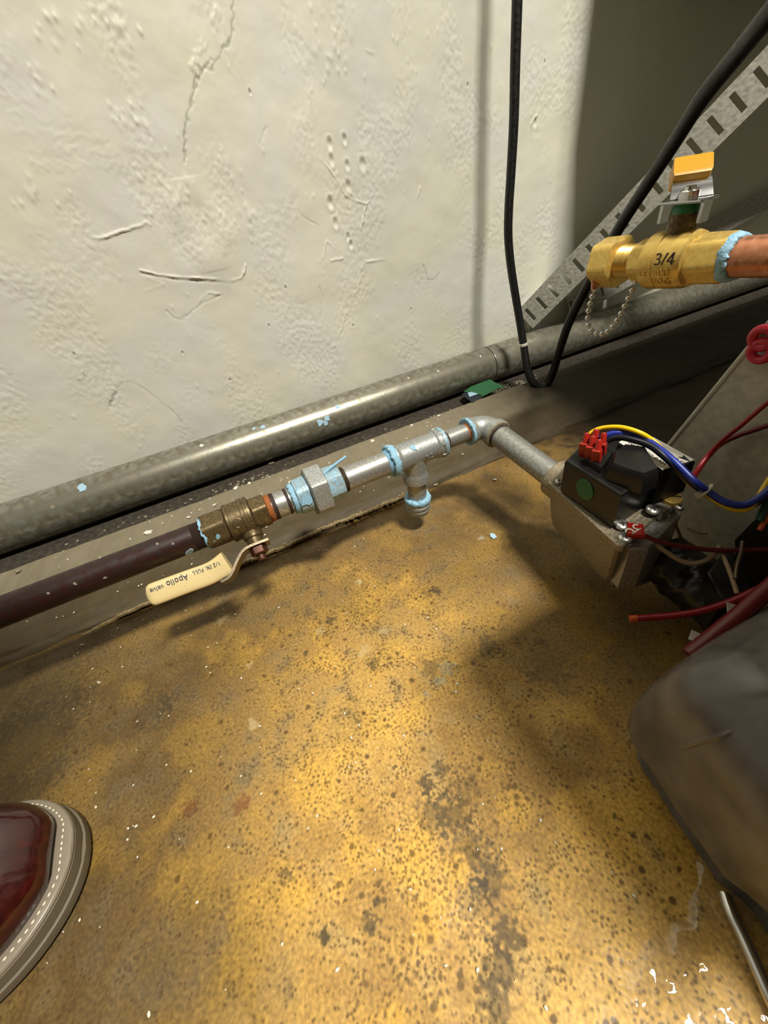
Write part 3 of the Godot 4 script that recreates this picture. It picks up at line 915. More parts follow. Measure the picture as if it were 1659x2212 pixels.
		for j in 24:
			var q := TAU * j / 24
			var e := 0.55
			ring.append(gp[i] + sd * wd * signf(cos(q)) * pow(absf(cos(q)), e) + nrm * th * signf(sin(q)) * pow(absf(sin(q)), e))
		rings.append(ring)
	var grip := obj("grip", MB.new().loft(rings).done(50.0), M.grip_vinyl, o)
	tag(grip, "cream vinyl grip with worn blue print", "")
	var along := (g1 - g2).normalized()
	var nr := (view - along * view.dot(along)).normalized()
	# the print reads upside down from here
	for w in [["Apollo", 0.385, 0.0054, 0.0], ["1/2 IN. FULL", 0.745, 0.0038, 0.0], ["valve", 0.145, 0.0042, 0.0]]:
		var at: Vector3 = g2.lerp(g0, w[1]) + nr * 0.00425 + nr.cross(along) * 0.0028
		var tm := emboss(grip, w[0], at, nr, -along, w[2], 0.0002, M.print_blue)
		tm.name = "print"

	# short nipple, union, nipple, tee, nipple, elbow, nipple
	o = thing("pipe_nipple", "short galvanized nipple between the bronze valve and the union", "pipe", ax(0.014))
	obj("pipe_body", MB.new().lathe(ax(0), X, [[0.0036, 0.0104], [0.0120, 0.0107], [0.0195, 0.0107], [0.0236, 0.0103]], 36).done(), M.galvanized, o)
	obj("thread", MB.new().lathe(ax(0), X, [[0.0078, 0.0098], [0.0080, 0.0114], [0.0110, 0.0114], [0.0114, 0.0100]], 36).done(), M.thread_gap, o)
	obj("thread", MB.new().lathe(ax(0), X, [[0.0197, 0.0100], [0.0199, 0.0112], [0.0222, 0.0112], [0.0226, 0.0100]], 36).done(), M.thread_gap, o)

	o = thing("pipe_union", "galvanized hexagonal union smeared with pale blue sealing compound", "union", ax(0.05))
	obj("collar", MB.new().lathe(ax(0), X, [[0.0237, 0.0100], [0.0238, 0.0112], [0.0248, 0.0125], [0.0255, 0.0118], [0.0265, 0.0130], [0.0275, 0.0124], [0.0290, 0.0142, 1.08], [0.0395, 0.0150, 1.08], [0.0400, 0.0120]], 36, 0.2).done(30.0), M.sealed_cast, o)
	obj("hex_nut", MB.new().lathe(ax(0), X, [[0.0398, 0.0150], [0.0402, 0.0182, 1.10], [0.0412, 0.0196, 1.12], [0.0545, 0.0196, 1.12], [0.0553, 0.0184, 1.12], [0.0555, 0.0130]], 48, 0.34).done(25.0), M.cast_galvanized, o)
	obj("hex_end", MB.new().lathe(ax(0), X, [[0.0553, 0.0128], [0.0555, 0.0146, 1.10], [0.0690, 0.0142, 1.10], [0.0698, 0.0134], [0.0699, 0.0105]], 36, 0.1).done(30.0), M.sealed_cast, o)
	seal(o, ax(0), X, 0.0242, 0.0290, 0.0122, M.sealant, 73)
	obj("sealant_smear", blob(ax(0.0345) + Vector3(0, 0.004, 0.0148), Vector3(0, 0.25, 0.97), 0.0058, 331, 0.0007), M.sealant, o)
	obj("sealant_smear", blob(ax(0.062) + Vector3(0, 0.0115, 0.0085), Vector3(0, 0.8, 0.6), 0.0052, 333, 0.0007, 1.4), M.sealant, o)
	obj("sealant_strand", MB.new().tube(smooth([ax(0.056) + Vector3(0, 0.0145, 0.003), ax(0.066) + Vector3(0, 0.0165, 0.0), ax(0.080) + Vector3(0, 0.0185, -0.004)], 5), 0.0012, 7).done(), M.sealant, o)
	for q in 5:
		obj("sealant_smear", blob(ax(0.043 + 0.0022 * q) + Vector3(0, 0.0105 - 0.002 * (q % 2), 0.0166), Vector3(0, 0.5, 0.86), 0.0013, 340 + q, 0.0004), M.sealant, o)

	o = thing("pipe_nipple", "longer galvanized nipple between the union and the tee", "pipe", ax(0.095))
	obj("pipe_body", MB.new().lathe(ax(0), X, [[0.0740, 0.0107], [0.1150, 0.0107]], 40).done(), M.galvanized, o)
	obj("thread", MB.new().lathe(ax(0), X, threads(0.0700, 0.0740, 0.0110), 36).done(), M.tarnished_brass, o)
	obj("rust_mark", MB.new().lathe(ax(0), X, [[0.0720, 0.0100], [0.0722, 0.01145], [0.0732, 0.01145], [0.0734, 0.0100]], 36).done(), M.thread_gap, o)
	obj("thread", MB.new().lathe(ax(0), X, threads(0.1135, 0.1172, 0.0112), 36).done(), M.sealant, o)

	o = thing("pipe_tee", "galvanized tee with blue rings, its branch pointing down", "tee", ax(0.145))
	var dn := Vector3(-0.02, -1, 0.0).normalized()
	obj("run", MB.new().lathe(ax(0), X, [[0.1173, 0.0105], [0.1173, 0.0130], [0.1185, 0.0143], [0.1235, 0.0143], [0.1250, 0.0128], [0.1280, 0.0122], [0.1610, 0.0120], [0.1635, 0.0124], [0.1648, 0.0136], [0.1735, 0.0134], [0.1745, 0.0122], [0.1745, 0.0080]], 44).done(40.0), M.cast_galvanized, o)
	obj("branch", MB.new().lathe(ax(0.1425), dn, [[0.004, 0.0115], [0.0180, 0.0108], [0.0215, 0.0112], [0.0235, 0.0126], [0.0300, 0.0125], [0.0310, 0.0112], [0.0310, 0.0080]], 40).done(40.0), M.cast_galvanized, o)
	for q in [-0.5, 0.35, 1.2, 2.1]:
		obj("collar_rib", MB.new().box(ax(0.1700) + Vector3(0, sin(q), cos(q)) * 0.0135, Vector3(0.0075, 0.0016, 0.0026), 0.0005, Basis(X, -q + PI / 2.0)).done(), M.cast_galvanized, o)
	seal(o, ax(0), X, 0.1168, 0.1232, 0.0139, M.sealant, 75)
	seal(o, ax(0), X, 0.1690, 0.1735, 0.0133, M.sealed_cast, 76)
	obj("sealant_smear", blob(ax(0.139) + Vector3(0, 0.0095, 0.0074), Vector3(0, 0.78, 0.62), 0.0028, 351, 0.0006, 1.6), M.sealant, o)
	emboss(o, "1/2", ax(0.152) + Vector3(0, -0.002, 0.0118), Vector3(0, -0.15, 0.98), Vector3.RIGHT, 0.0058, 0.0008, M.cast_galvanized)

	o = thing("drip_nipple", "short vertical nipple hanging below the tee", "pipe", ax(0.142) + Vector3(0, -0.055, 0))
	obj("pipe_body", MB.new().lathe(ax(0.1425), dn, [[0.0312, 0.0094], [0.0325, 0.0092], [0.0500, 0.0092]], 36).done(), M.galvanized, o)
	o = thing("pipe_endcap", "small pipe cap with a blue rim closing the drip leg", "cap", ax(0.141) + Vector3(0, -0.073, 0))
	obj("cap_body", MB.new().lathe(ax(0.1425), dn, [[0.0502, 0.0090], [0.0502, 0.0120], [0.0510, 0.0128], [0.0545, 0.0129], [0.0550, 0.0122], [0.0570, 0.0122], [0.0576, 0.0127], [0.0596, 0.0126], [0.0602, 0.0118], [0.0626, 0.0117], [0.0632, 0.0121], [0.0652, 0.0117], [0.0690, 0.0100], [0.0715, 0.0068], [0.0722, 0.0020]], 40).done(30.0), M.cast_galvanized, o)
	seal(o, ax(0.1425), dn, 0.0490, 0.0550, 0.0122, M.sealant, 77)

	o = thing("pipe_nipple", "thinner galvanized nipple between the tee and the elbow", "pipe", ax(0.19))
	obj("pipe_body", MB.new().lathe(ax(0), X, [[0.1778, 0.0086], [0.2010, 0.0086]], 36).done(), M.galvanized, o)
	obj("rust_mark", MB.new().lathe(ax(0), X, threads(0.1746, 0.1778, 0.0090), 32).done(), M.thread_gap, o)
	obj("rust_mark", MB.new().lathe(ax(0), X, [[0.1985, 0.0080], [0.1987, 0.0090], [0.2010, 0.0090], [0.2012, 0.0080]], 36).done(), M.rust_ring, o)

	# elbow: turns from the wall line towards the room and a little down
	var zd := Vector3(0.03, -0.155, 1.0).normalized()
	var e0 := ax(0.2015)
	var cen := ax(0.2225)
	o = thing("pipe_elbow", "galvanized elbow with a blue ring where the gas line turns to the control", "elbow", cen)
	var path := []
	for i in 13:
		var q := float(i) / 12.0
		var p0 := ax(0.2070)
		var p2 := cen + zd * 0.0155
		path.append(p0.lerp(cen, q).lerp(cen.lerp(p2, q), q))
	var eb := MB.new()
	eb.tube(PackedVector3Array(path), 0.0116, 32)
	eb.lathe(e0, X, [[0.0, 0.0078], [0.0, 0.0122], [0.0008, 0.0131], [0.0050, 0.0131], [0.0064, 0.0118]], 36)
	eb.lathe(cen, zd, [[0.0110, 0.0112], [0.0130, 0.0136], [0.0185, 0.0138], [0.0193, 0.0130], [0.0193, 0.0090]], 36)
	obj("elbow_body", eb.done(45.0), M.cast_galvanized, o)
	seal(o, e0, X, -0.0008, 0.0026, 0.0124, M.sealant, 79)
	seal(o, cen, zd, 0.0170, 0.0198, 0.0126, M.flake_grey, 80)
	var za := cen + zd * 0.0196
	var zl := (Vector3(0.224, 0.078, -0.2002) - za).dot(zd)
	o = thing("pipe_nipple", "thick galvanized nipple running from the elbow into the gas control", "pipe", za)
	obj("pipe_body", MB.new().lathe(za, zd, [[0.003, 0.0106], [zl - 0.002, 0.0106]], 40).done(), M.galvanized, o)
	obj("rust_mark", MB.new().lathe(za, zd, threads(0.0, 0.003, 0.0106), 36).done(), M.thread_gap, o)
	obj("rust_mark", MB.new().lathe(za, zd, threads(zl - 0.002, zl + 0.003, 0.0106), 36).done(), M.thread_gap, o)


func emboss(parent: Node3D, text: String, at: Vector3, normal: Vector3, right: Vector3, size: float, depth: float, m: Material) -> MeshInstance3D:
	# letters that stand proud of a surface
	var tm := TextMesh.new()
	tm.text = text
	var f := SystemFont.new()
	f.font_names = PackedStringArray(["Droid Sans"])
	tm.font = f
	tm.font_size = 32
	tm.pixel_size = size / 32.0
	tm.depth = depth * 2.0
	tm.curve_step = 4.0
	var n := normal.normalized()
	var x := (right - n * right.dot(n)).normalized()
	var o := MeshInstance3D.new()
	o.name = "lettering"
	o.mesh = tm
	o.material_override = m
	parent.add_child(o, true)
	o.transform = Transform3D(Basis(x, n.cross(x), n), at - base_of(parent))
	return o


# ---------------------------------------------------------------- gas control, burner and wires
func ring_of(a: Array) -> PackedVector3Array:
	var out := PackedVector3Array()
	for p in a:
		out.append(p)
	return out


func flat_at(a: Array, y: float) -> PackedVector3Array:
	var out := PackedVector3Array()
	for p in a:
		out.append(Vector3(p.x, y, p.z))
	return out


func screw(parent: Node3D, c: Vector3, up: Vector3, r: float, m: Material) -> void:
	var s := obj("screw", MB.new().lathe(c, up, [[0.0, r], [0.0012, r], [0.0020, r * 0.82], [0.0024, r * 0.4]], 20).done(), m, parent)
	var f := MB.frame(up)
	var n := up.normalized()
	for k in 2:
		obj("cross_slot", MB.new().box(c + n * 0.00225, Vector3(r * 1.1, 0.0006, r * 0.24), 0.0, Basis(f[k], n, f[k].cross(n))).done(), M.thread_gap, s)


func build_gas_control() -> void:
	var o := thing("gas_valve", "black and grey gas control valve with a green dot and white label", "gas valve", Vector3(0.23, 0.03, -0.15))
	# cast body: flange on top, narrower below
	var foot := [Vector3(0.2073, 0.082, -0.1903), Vector3(0.2191, 0.082, -0.1957), Vector3(0.2297, 0.082, -0.1941), Vector3(0.2449, 0.082, -0.1907), Vector3(0.2562, 0.082, -0.1421), Vector3(0.2565, 0.082, -0.1241), Vector3(0.1938, 0.082, -0.1113), Vector3(0.1921, 0.082, -0.115)]
	var fl := MB.new()
	fl.slab(flat_at(foot, 0.0785), Vector3(0, 0.0055, 0), 0.0012)
	obj("flange", fl.done(), M.cast_aluminium, o)
	var rings := []
	var mid := Vector3.ZERO
	for p in foot:
		mid += p / foot.size()
	for s in [[0.0785, 0.965], [0.076, 0.955], [0.060, 0.93], [0.046, 0.90], [0.038, 0.84], [0.033, 0.70], [0.031, 0.5]]:
		var ring := PackedVector3Array()
		for i in foot.size():
			for h in 3:
				var p: Vector3 = foot[i].lerp(foot[(i + 1) % foot.size()], (h + 0.5) / 3.0)
				var q: Vector3 = mid + (p - mid) * float(s[1])
				ring.append(Vector3(q.x + 0.004 * smoothstep(0.08, 0.03, s[0]), s[0], q.z))
		rings.append(ring)
	obj("cast_body", MB.new().loft(rings).done(50.0), M.cast_aluminium, o)
	obj("inlet_boss", MB.new().lathe(Vector3(0.224, 0.078, -0.2002), Vector3(0.03, -0.155, 1.0), [[0.001, 0.0110], [0.001, 0.0150], [0.0025, 0.0162], [0.022, 0.0165]], 32).done(), M.cast_aluminium, o)
	# black cover
	var bot := [Vector3(0.205, 0.0845, -0.1754), Vector3(0.201, 0.0845, -0.126), Vector3(0.2417, 0.0845, -0.1298), Vector3(0.2624, 0.0845, -0.1389), Vector3(0.26, 0.0845, -0.1736), Vector3(0.238, 0.0845, -0.187)]
	obj("cover", MB.new().slab(flat_at(bot, 0.084), Vector3(0, 0.029, 0), 0.0022).done(), M.black_cover, o)
	var hump := [Vector3(0.2073, 0.126, -0.1416), Vector3(0.2088, 0.126, -0.1309), Vector3(0.2114, 0.126, -0.1224), Vector3(0.2225, 0.126, -0.1213), Vector3(0.2385, 0.126, -0.1429), Vector3(0.2322, 0.126, -0.153), Vector3(0.2211, 0.126, -0.1506)]
	var hr := []
	var hm := Vector3.ZERO
	for p in hump:
		hm += p / hump.size()
	for s in [[0.1125, 1.12], [0.119, 1.08], [0.1235, 1.03], [0.126, 0.93], [0.1268, 0.6]]:
		var ring := PackedVector3Array()
		for i in hump.size():
			for k in 4:
				var p: Vector3 = hump[i].lerp(hump[(i + 1) % hump.size()], k / 4.0)
				ring.append(hm + (p - hm) * float(s[1]) + Vector3(0, float(s[0]) - 0.126, 0))
		hr.append(ring)
	obj("cover_hump", MB.new().loft(hr).done(30.0), M.black_cover, o)
	# terminal block with red push-on connectors
	obj("terminal_block", MB.new().slab(flat_at([Vector3(0.2115, 0.118, -0.1657), Vector3(0.2091, 0.118, -0.149), Vector3(0.2301, 0.118, -0.1582), Vector3(0.2319, 0.118, -0.1733)], 0.112), Vector3(0, 0.006, 0), 0.001).done(), M.black_cover, o)
	for c in [Vector3(0.214, 0.122, -0.1685), Vector3(0.2137, 0.122, -0.1632), Vector3(0.213, 0.122, -0.1575), Vector3(0.222, 0.122, -0.1618), Vector3(0.2222, 0.122, -0.1682)]:
		var cn := obj("connector", MB.new().box(c + Vector3(0, -0.001, 0), Vector3(0.0048, 0.012, 0.0058), 0.0014, Basis(Vector3(0, 0, 1), 0.18) * Basis(Vector3.UP, 0.4)).done(), M.red_plastic, o)
		obj("barrel", MB.new().lathe(c + Vector3(0, 0.004, 0), Vector3(0.3, 1, -0.3), [[0.0, 0.0022], [0.006, 0.0020], [0.007, 0.0014]], 14).done(), M.red_plastic, cn)
	# box carrying the printed label
	var lab := [Vector3(0.242, 0.118, -0.1646), Vector3(0.2514, 0.118, -0.1661), Vector3(0.2647, 0.118, -0.1554), Vector3(0.258, 0.118, -0.1207), Vector3(0.2339, 0.118, -0.125)]
	obj("control_box", MB.new().slab(flat_at(lab, 0.092), Vector3(0, 0.0255, 0), 0.0012).done(), M.black_cover, o)
	var lb := []
	var lm := Vector3.ZERO
	for p in lab:
		lm += p / lab.size()
	for p in lab:
		lb.append(lm + (p - lm) * 0.97)
	var label := obj("printed_label", MB.new().slab(flat_at(lb, 0.1176), Vector3(0, 0.0005, 0)).done(), M.label_white, o)
	var ld: Vector3 = (Vector3(0.258, 0.118, -0.1207) - Vector3(0.2647, 0.118, -0.1554)).normalized()
	for w in [["Nat gas  24V", Vector3(0.2508, 0.1182, -0.135), 0.0052], ["1/2 PSI  0.30A", Vector3(0.2428, 0.1182, -0.1394), 0.0038], ["60 Hz", Vector3(0.2463, 0.1182, -0.1546), 0.0046], ["flow", Vector3(0.2468, 0.1182, -0.1252), 0.0038]]:
		var t := emboss(label, w[0], w[1], Vector3.UP, ld, w[2], 0.0001, M.print_black)
		t.name = "print"
	var ap: Vector3 = Vector3(0.2548, 0.1181, -0.126)
	var an := ld.cross(Vector3.UP)
	obj("flow_arrow", MB.new().slab(ring_of([ap + ld * 0.005, ap - ld * 0.003 + an * 0.0022, ap - ld * 0.0015, ap - ld * 0.003 - an * 0.0022]), Vector3(0, 0.0002, 0)).done(), M.print_black, label)
	# green dot on the side of the cover
	var side: Vector3 = (Vector3(0.201, 0.0845, -0.126) - Vector3(0.205, 0.0845, -0.1754))
	side.y = 0.0
	side = side.normalized()
	var out := side.cross(Vector3.UP).normalized()
	if out.x > 0.0:
		out = -out
	var dot_c: Vector3 = Vector3(0.205, 0.0845, -0.1754).lerp(Vector3(0.201, 0.0845, -0.126), 0.44)
	dot_c.y = 0.1000
	dot_c += out * 0.0001
	obj("green_dot", MB.new().lathe(dot_c, out, [[0.0, 0.0078], [0.0004, 0.0077], [0.0005, 0.0072]], 36).done(), M.green_sticker, o)
	emboss(o, "1", dot_c + out * 0.0004, out, side, 0.0070, 0.0002, M.green_paint)
	# regulator tower, brass cap and screws
	obj("regulator", MB.new().slab(flat_at([Vector3(0.2024, 0.08, -0.1205), Vector3(0.2363, 0.08, -0.1279), Vector3(0.2674, 0.08, -0.1355), Vector3(0.265, 0.08, -0.1209), Vector3(0.2522, 0.08, -0.1138), Vector3(0.2083, 0.08, -0.1038), Vector3(0.1995, 0.08, -0.1098)], 0.040), Vector3(0, 0.040, 0), 0.0022).done(), M.regulator_zinc, o)
	obj("regulator_top", MB.new().slab(flat_at([Vector3(0.2341, 0.088, -0.1274), Vector3(0.2595, 0.088, -0.1322), Vector3(0.2571, 0.088, -0.1192), Vector3(0.2351, 0.088, -0.1168)], 0.0795), Vector3(0, 0.008, 0), 0.0022).done(), M.regulator_zinc, o)
	var capc: Vector3 = Vector3(0.2513, 0.09, -0.1228)
	var bc := obj("brass_cap", MB.new().lathe(capc - Vector3(0, 0.004, 0), Vector3(-0.12, 1, 0.1), [[0.0, 0.0064], [0.0035, 0.0064], [0.0046, 0.0058], [0.0048, 0.004]], 28).done(), M.bright_brass, o)
	obj("driver_slot", MB.new().box(capc + Vector3(0, 0.0007, 0.0), Vector3(0.0105, 0.0008, 0.0012), 0.0, Basis(Vector3.UP, -0.75)).done(), M.thread_gap, bc)
	for q in [[Vector3(0.2071, 0.086, -0.1241), 0.0044], [Vector3(0.2007, 0.084, -0.1159), 0.0042], [Vector3(0.2326, 0.088, -0.1222), 0.0044], [Vector3(0.2499, 0.086, -0.1163), 0.0034], [Vector3(0.212, 0.085, -0.1844), 0.0030]]:
		screw(o, q[0], Vector3(-0.1, 1, 0.15), q[1], M.screw_zinc)
	# brackets under the outlet
	obj("outlet_bracket", MB.new().box(Vector3(0.2401, 0.045, -0.1228), Vector3(0.006, 0.028, 0.020), 0.0008, Basis(Vector3.UP, -0.6)).done(), M.cream_steel, o)
	obj("outlet_bracket", MB.new().box(Vector3(0.2165, 0.04, -0.1273), Vector3(0.004, 0.026, 0.020), 0.0008, Basis(Vector3.UP, -0.5)).done(), M.cast_aluminium, o)
	obj("mounting_plate", MB.new().slab(flat_at([Vector3(0.2309, 0.022, -0.1332), Vector3(0.2419, 0.022, -0.1331), Vector3(0.2439, 0.022, -0.1109), Vector3(0.2288, 0.022, -0.1132)], 0.0205), Vector3(0, 0.002, 0), 0.0004).done(), M.plate_steel, o)

	# black burner barrel
	o = thing("burner_tube", "black wrinkled burner tube beside the mounting plate under the control", "burner", Vector3(0.25, 0.02, -0.09))
	var c0: Vector3 = Vector3(0.2509, 0.04, -0.1185)
	var c1: Vector3 = Vector3(0.2522, 0.03, -0.0596)
	var bd := (c1 - c0).normalized()
	var n := FastNoiseLite.new()
	n.seed = 19
	n.frequency = 55.0
	var f := MB.frame(bd)
	var br := []
	for i in 41:
		var u := float(i) / 40.0
		var ring := PackedVector3Array()
		for j in 36:
			var g := TAU * j / 36
			var dir: Vector3 = f[0] * cos(g) + f[1] * sin(g)
			var p := c0.lerp(c1, u)
			var r := 0.0185 + 0.003 * u + n.get_noise_3dv(p + dir * 0.02) * 0.0035
			r *= clampf(minf(u, 1.0 - u) * 8.0 + 0.7, 0.7, 1.0)
			ring.append(p + dir * r)
		br.append(ring)
	obj("tube_body", MB.new().loft(br).done(60.0), M.barrel_black, o)
	var c2: Vector3 = Vector3(0.2547, 0.055, -0.0796)
	obj("hood", MB.new().slab(flat_at([Vector3(0.2391, 0.06, -0.082), Vector3(0.2671, 0.06, -0.088), Vector3(0.271, 0.06, -0.0806), Vector3(0.244, 0.06, -0.0543), Vector3(0.2243, 0.06, -0.0628)], 0.03), Vector3(0, 0.03, 0), 0.003).done(), M.barrel_black, o)


func wire(called: String, label: String, m: Material, pts: Array, r: float, group := "") -> Node3D:
	var o := thing(called, label, "wire", pts[0], group)
	obj("insulation", MB.new().tube(smooth(pts, 8), r, 10).done(70.0), m, o)
	return o


func build_wires() -> void:
	# bundle from the terminals across the top of the control
	wire("control_wire", "yellow wire arching over the black gas control", M.yellow_wire, [Vector3(0.2201, 0.1235, -0.1733), Vector3(0.2235, 0.128, -0.1735), Vector3(0.2282, 0.132, -0.1693), Vector3(0.2328, 0.135, -0.1593), Vector3(0.237, 0.134, -0.1487), Vector3(0.2417, 0.1295, -0.1416), Vector3(0.2422, 0.1255, -0.134), Vector3(0.2399, 0.1215, -0.1256), Vector3(0.2404, 0.116, -0.117), Vector3(0.2441, 0.11, -0.1109), Vector3(0.247, 0.106, -0.1022), Vector3(0.2478, 0.104, -0.0933), Vector3(0.2508, 0.103, -0.0865), Vector3(0.2563, 0.106, -0.0827), Vector3(0.2692, 0.116, -0.0857), Vector3(0.2793, 0.124, -0.0871), Vector3(0.2736, 0.15, -0.0799), Vector3(0.262, 0.20, -0.02), Vector3(0.262, 0.2695, 0.0)], 0.0016)
	wire("control_wire", "bright blue wire arching over the black gas control beside the yellow wire", M.blue_wire, [Vector3(0.2254, 0.1235, -0.1687), Vector3(0.2264, 0.128, -0.1649), Vector3(0.2311, 0.131, -0.1604), Vector3(0.2373, 0.131, -0.1532), Vector3(0.2402, 0.129, -0.1432), Vector3(0.2387, 0.126, -0.1285), Vector3(0.2381, 0.122, -0.1179), Vector3(0.2384, 0.117, -0.1079), Vector3(0.245, 0.11, -0.1017), Vector3(0.2469, 0.107, -0.0925), Vector3(0.2516, 0.107, -0.0852), Vector3(0.2586, 0.111, -0.0823), Vector3(0.2665, 0.118, -0.0813), Vector3(0.2835, 0.138, -0.0797), Vector3(0.256, 0.19, -0.02), Vector3(0.256, 0.2695, 0.002)], 0.0021)
	wire("control_wire", "dark navy wire running below the blue wire and through the zip tie", M.navy_wire, [Vector3(0.2226, 0.1235, -0.1628), Vector3(0.2267, 0.127, -0.1612), Vector3(0.2309, 0.13, -0.1546), Vector3(0.2368, 0.1285, -0.141), Vector3(0.2375, 0.1255, -0.1306), Vector3(0.2379, 0.1205, -0.1196), Vector3(0.2419, 0.113, -0.1104), Vector3(0.2492, 0.105, -0.1027), Vector3(0.2524, 0.102, -0.0942), Vector3(0.2568, 0.102, -0.0864), Vector3(0.2633, 0.106, -0.083), Vector3(0.2733, 0.112, -0.0826), Vector3(0.288, 0.132, -0.0794), Vector3(0.250, 0.18, -0.015), Vector3(0.250, 0.2695, 0.004)], 0.0021)
	var o := thing("zip_tie", "small clear zip tie around the yellow and blue wires", "zip tie", Vector3(0.2486, 0.107, -0.1053))
	var c: Vector3 = Vector3(0.2463, 0.108, -0.1041)
	var d: Vector3 = (Vector3(0.246, 0.107, -0.0932) - Vector3(0.24, 0.116, -0.1115)).normalized()
	var f := MB.frame(d)
	var loop := PackedVector3Array()
	for j in 21:
		loop.append(c + (f[0] * cos(TAU * j / 20) * 0.0050 + f[1] * sin(TAU * j / 20) * 0.0050))
	obj("strap", MB.new().tube(loop, 0.0010, 8).done(), M.tie_nylon, o)
	obj("head", MB.new().box(Vector3(0.2435, 0.107, -0.1049), Vector3(0.0042, 0.0032, 0.0052), 0.0008, Basis(Vector3.UP, 0.5)).done(), M.tie_nylon, o)

	wire("red_wire", "bright red wire climbing from the control to the right edge, above its darker twin", M.red_wire, [Vector3(0.268, 0.0949, -0.1245), Vector3(0.276, 0.1032, -0.1258), Vector3(0.284, 0.1091, -0.1269), Vector3(0.288, 0.1195, -0.1242), Vector3(0.288, 0.1328, -0.1179), Vector3(0.288, 0.1457, -0.1124), Vector3(0.288, 0.1623, -0.105), Vector3(0.288, 0.186, -0.0946), Vector3(0.288, 0.2695, -0.005)], 0.0014)
	wire("red_wire", "darker red wire leaving the control and bending level to the right edge", M.dark_red_wire, [Vector3(0.272, 0.0921, -0.1251), Vector3(0.28, 0.1011, -0.1265), Vector3(0.287, 0.1085, -0.1271), Vector3(0.293, 0.1148, -0.1257), Vector3(0.295, 0.1226, -0.1197), Vector3(0.295, 0.1294, -0.1128), Vector3(0.295, 0.1417, -0.1003), Vector3(0.295, 0.1557, -0.0847), Vector3(0.294, 0.2695, 0.01)], 0.0016)
	o = wire("red_wire", "thin dark red wire running right from the heart-shaped red connector", M.dark_red_wire, [Vector3(0.2095, 0.086, -0.1152), Vector3(0.2103, 0.086, -0.1092), Vector3(0.2157, 0.083, -0.103), Vector3(0.2251, 0.08, -0.0952), Vector3(0.2403, 0.077, -0.0844), Vector3(0.2535, 0.076, -0.0761), Vector3(0.2748, 0.076, -0.063), Vector3(0.2928, 0.078, -0.05), Vector3(0.280, 0.12, -0.02), Vector3(0.285, 0.2695, 0.03)], 0.0015)
	var hc: Vector3 = Vector3(0.2054, 0.09, -0.1153)
	obj("connector", MB.new().box(Vector3(0.2081, 0.087, -0.1153), Vector3(0.012, 0.005, 0.010), 0.0018, Basis(Vector3.UP, 0.75)).done(), M.red_plastic, o)
	var px: Vector3 = (Vector3(0.211, 0.09, -0.1152) - Vector3(0.2008, 0.09, -0.1148)).normalized()
	var pz := px.cross(Vector3.UP)
	var curl := []
	for j in 9:
		var g := PI * 0.1 + PI * 1.45 * j / 8.0
		curl.append(hc - px * 0.0034 + (px * cos(g) + pz * sin(g)) * 0.0022 * -1.0)
	var curl2 := []
	for j in 9:
		var g := PI * 0.1 + PI * 1.45 * (8 - j) / 8.0
		curl2.append(hc + px * 0.0034 + (px * -cos(g) + pz * sin(g)) * 0.0022 * -1.0)
	obj("terminal_clip", MB.new().tube(smooth(curl + curl2, 3), 0.0005, 6).done(), M.flake_white, o)
	o = wire("red_wire", "loose red wire with an orange tip, above the wide grey container", M.red_wire, [Vector3(0.1823, 0.046, -0.0867), Vector3(0.1902, 0.048, -0.0812), Vector3(0.2, 0.051, -0.0741), Vector3(0.2121, 0.055, -0.0666), Vector3(0.2254, 0.06, -0.0609), Vector3(0.2364, 0.066, -0.0571), Vector3(0.26, 0.076, -0.0506), Vector3(0.2831, 0.085, -0.0443), Vector3(0.270, 0.13, 0.0), Vector3(0.275, 0.2695, 0.04)], 0.0021)
	obj("tip", MB.new().lathe(Vector3(0.1821, 0.046, -0.0868), Vector3(0.1902, 0.048, -0.0812) - Vector3(0.1821, 0.046, -0.0868), [[-0.0004, 0.0015], [0.0, 0.0023], [0.004, 0.0023], [0.0042, 0.0021]], 14).done(), M.orange_wire, o)
	o = thing("red_hose", "thick dark red hose along the back edge of the grey container", "hose", Vector3(0.1706, 0.075, -0.0479))
	obj("hose_wall", MB.new().tube(smooth([Vector3(0.1669, 0.072, -0.0474), Vector3(0.1746, 0.075, -0.047), Vector3(0.1878, 0.08, -0.0469), Vector3(0.1977, 0.086, -0.0463), Vector3(0.2063, 0.094, -0.0459), Vector3(0.2212, 0.11, -0.0445), Vector3(0.2397, 0.122, -0.0441), Vector3(0.255, 0.18, 0.01), Vector3(0.255, 0.2695, 0.05)], 8), 0.0042, 14).done(), M.dark_red_wire, o)
	obj("metal_tag", MB.new().box(Vector3(0.1813, 0.07, -0.053), Vector3(0.007, 0.001, 0.005), 0.0003, Basis(Vector3.UP, 0.4)).done(), M.screw_zinc, o)
	obj("metal_tag", MB.new().box(Vector3(0.1994, 0.083, -0.0507), Vector3(0.009, 0.001, 0.004), 0.0003, Basis(Vector3.UP, 0.6)).done(), M.screw_zinc, o)
	wire("pilot_wire", "pale wire sagging from the brass tip to the burner hood", M.white_wire, [Vector3(0.2187, 0.078, -0.1139), Vector3(0.2193, 0.076, -0.1085), Vector3(0.2215, 0.073, -0.0997), Vector3(0.2249, 0.07, -0.0919), Vector3(0.2299, 0.069, -0.0868), Vector3(0.2371, 0.07, -0.0842), Vector3(0.2435, 0.073, -0.0837), Vector3(0.2474, 0.077, -0.0846)], 0.0015)
	o = thing("ignition_tip", "small brass tip under the heart-shaped red connector", "ferrule", Vector3(0.2189, 0.076, -0.1142))
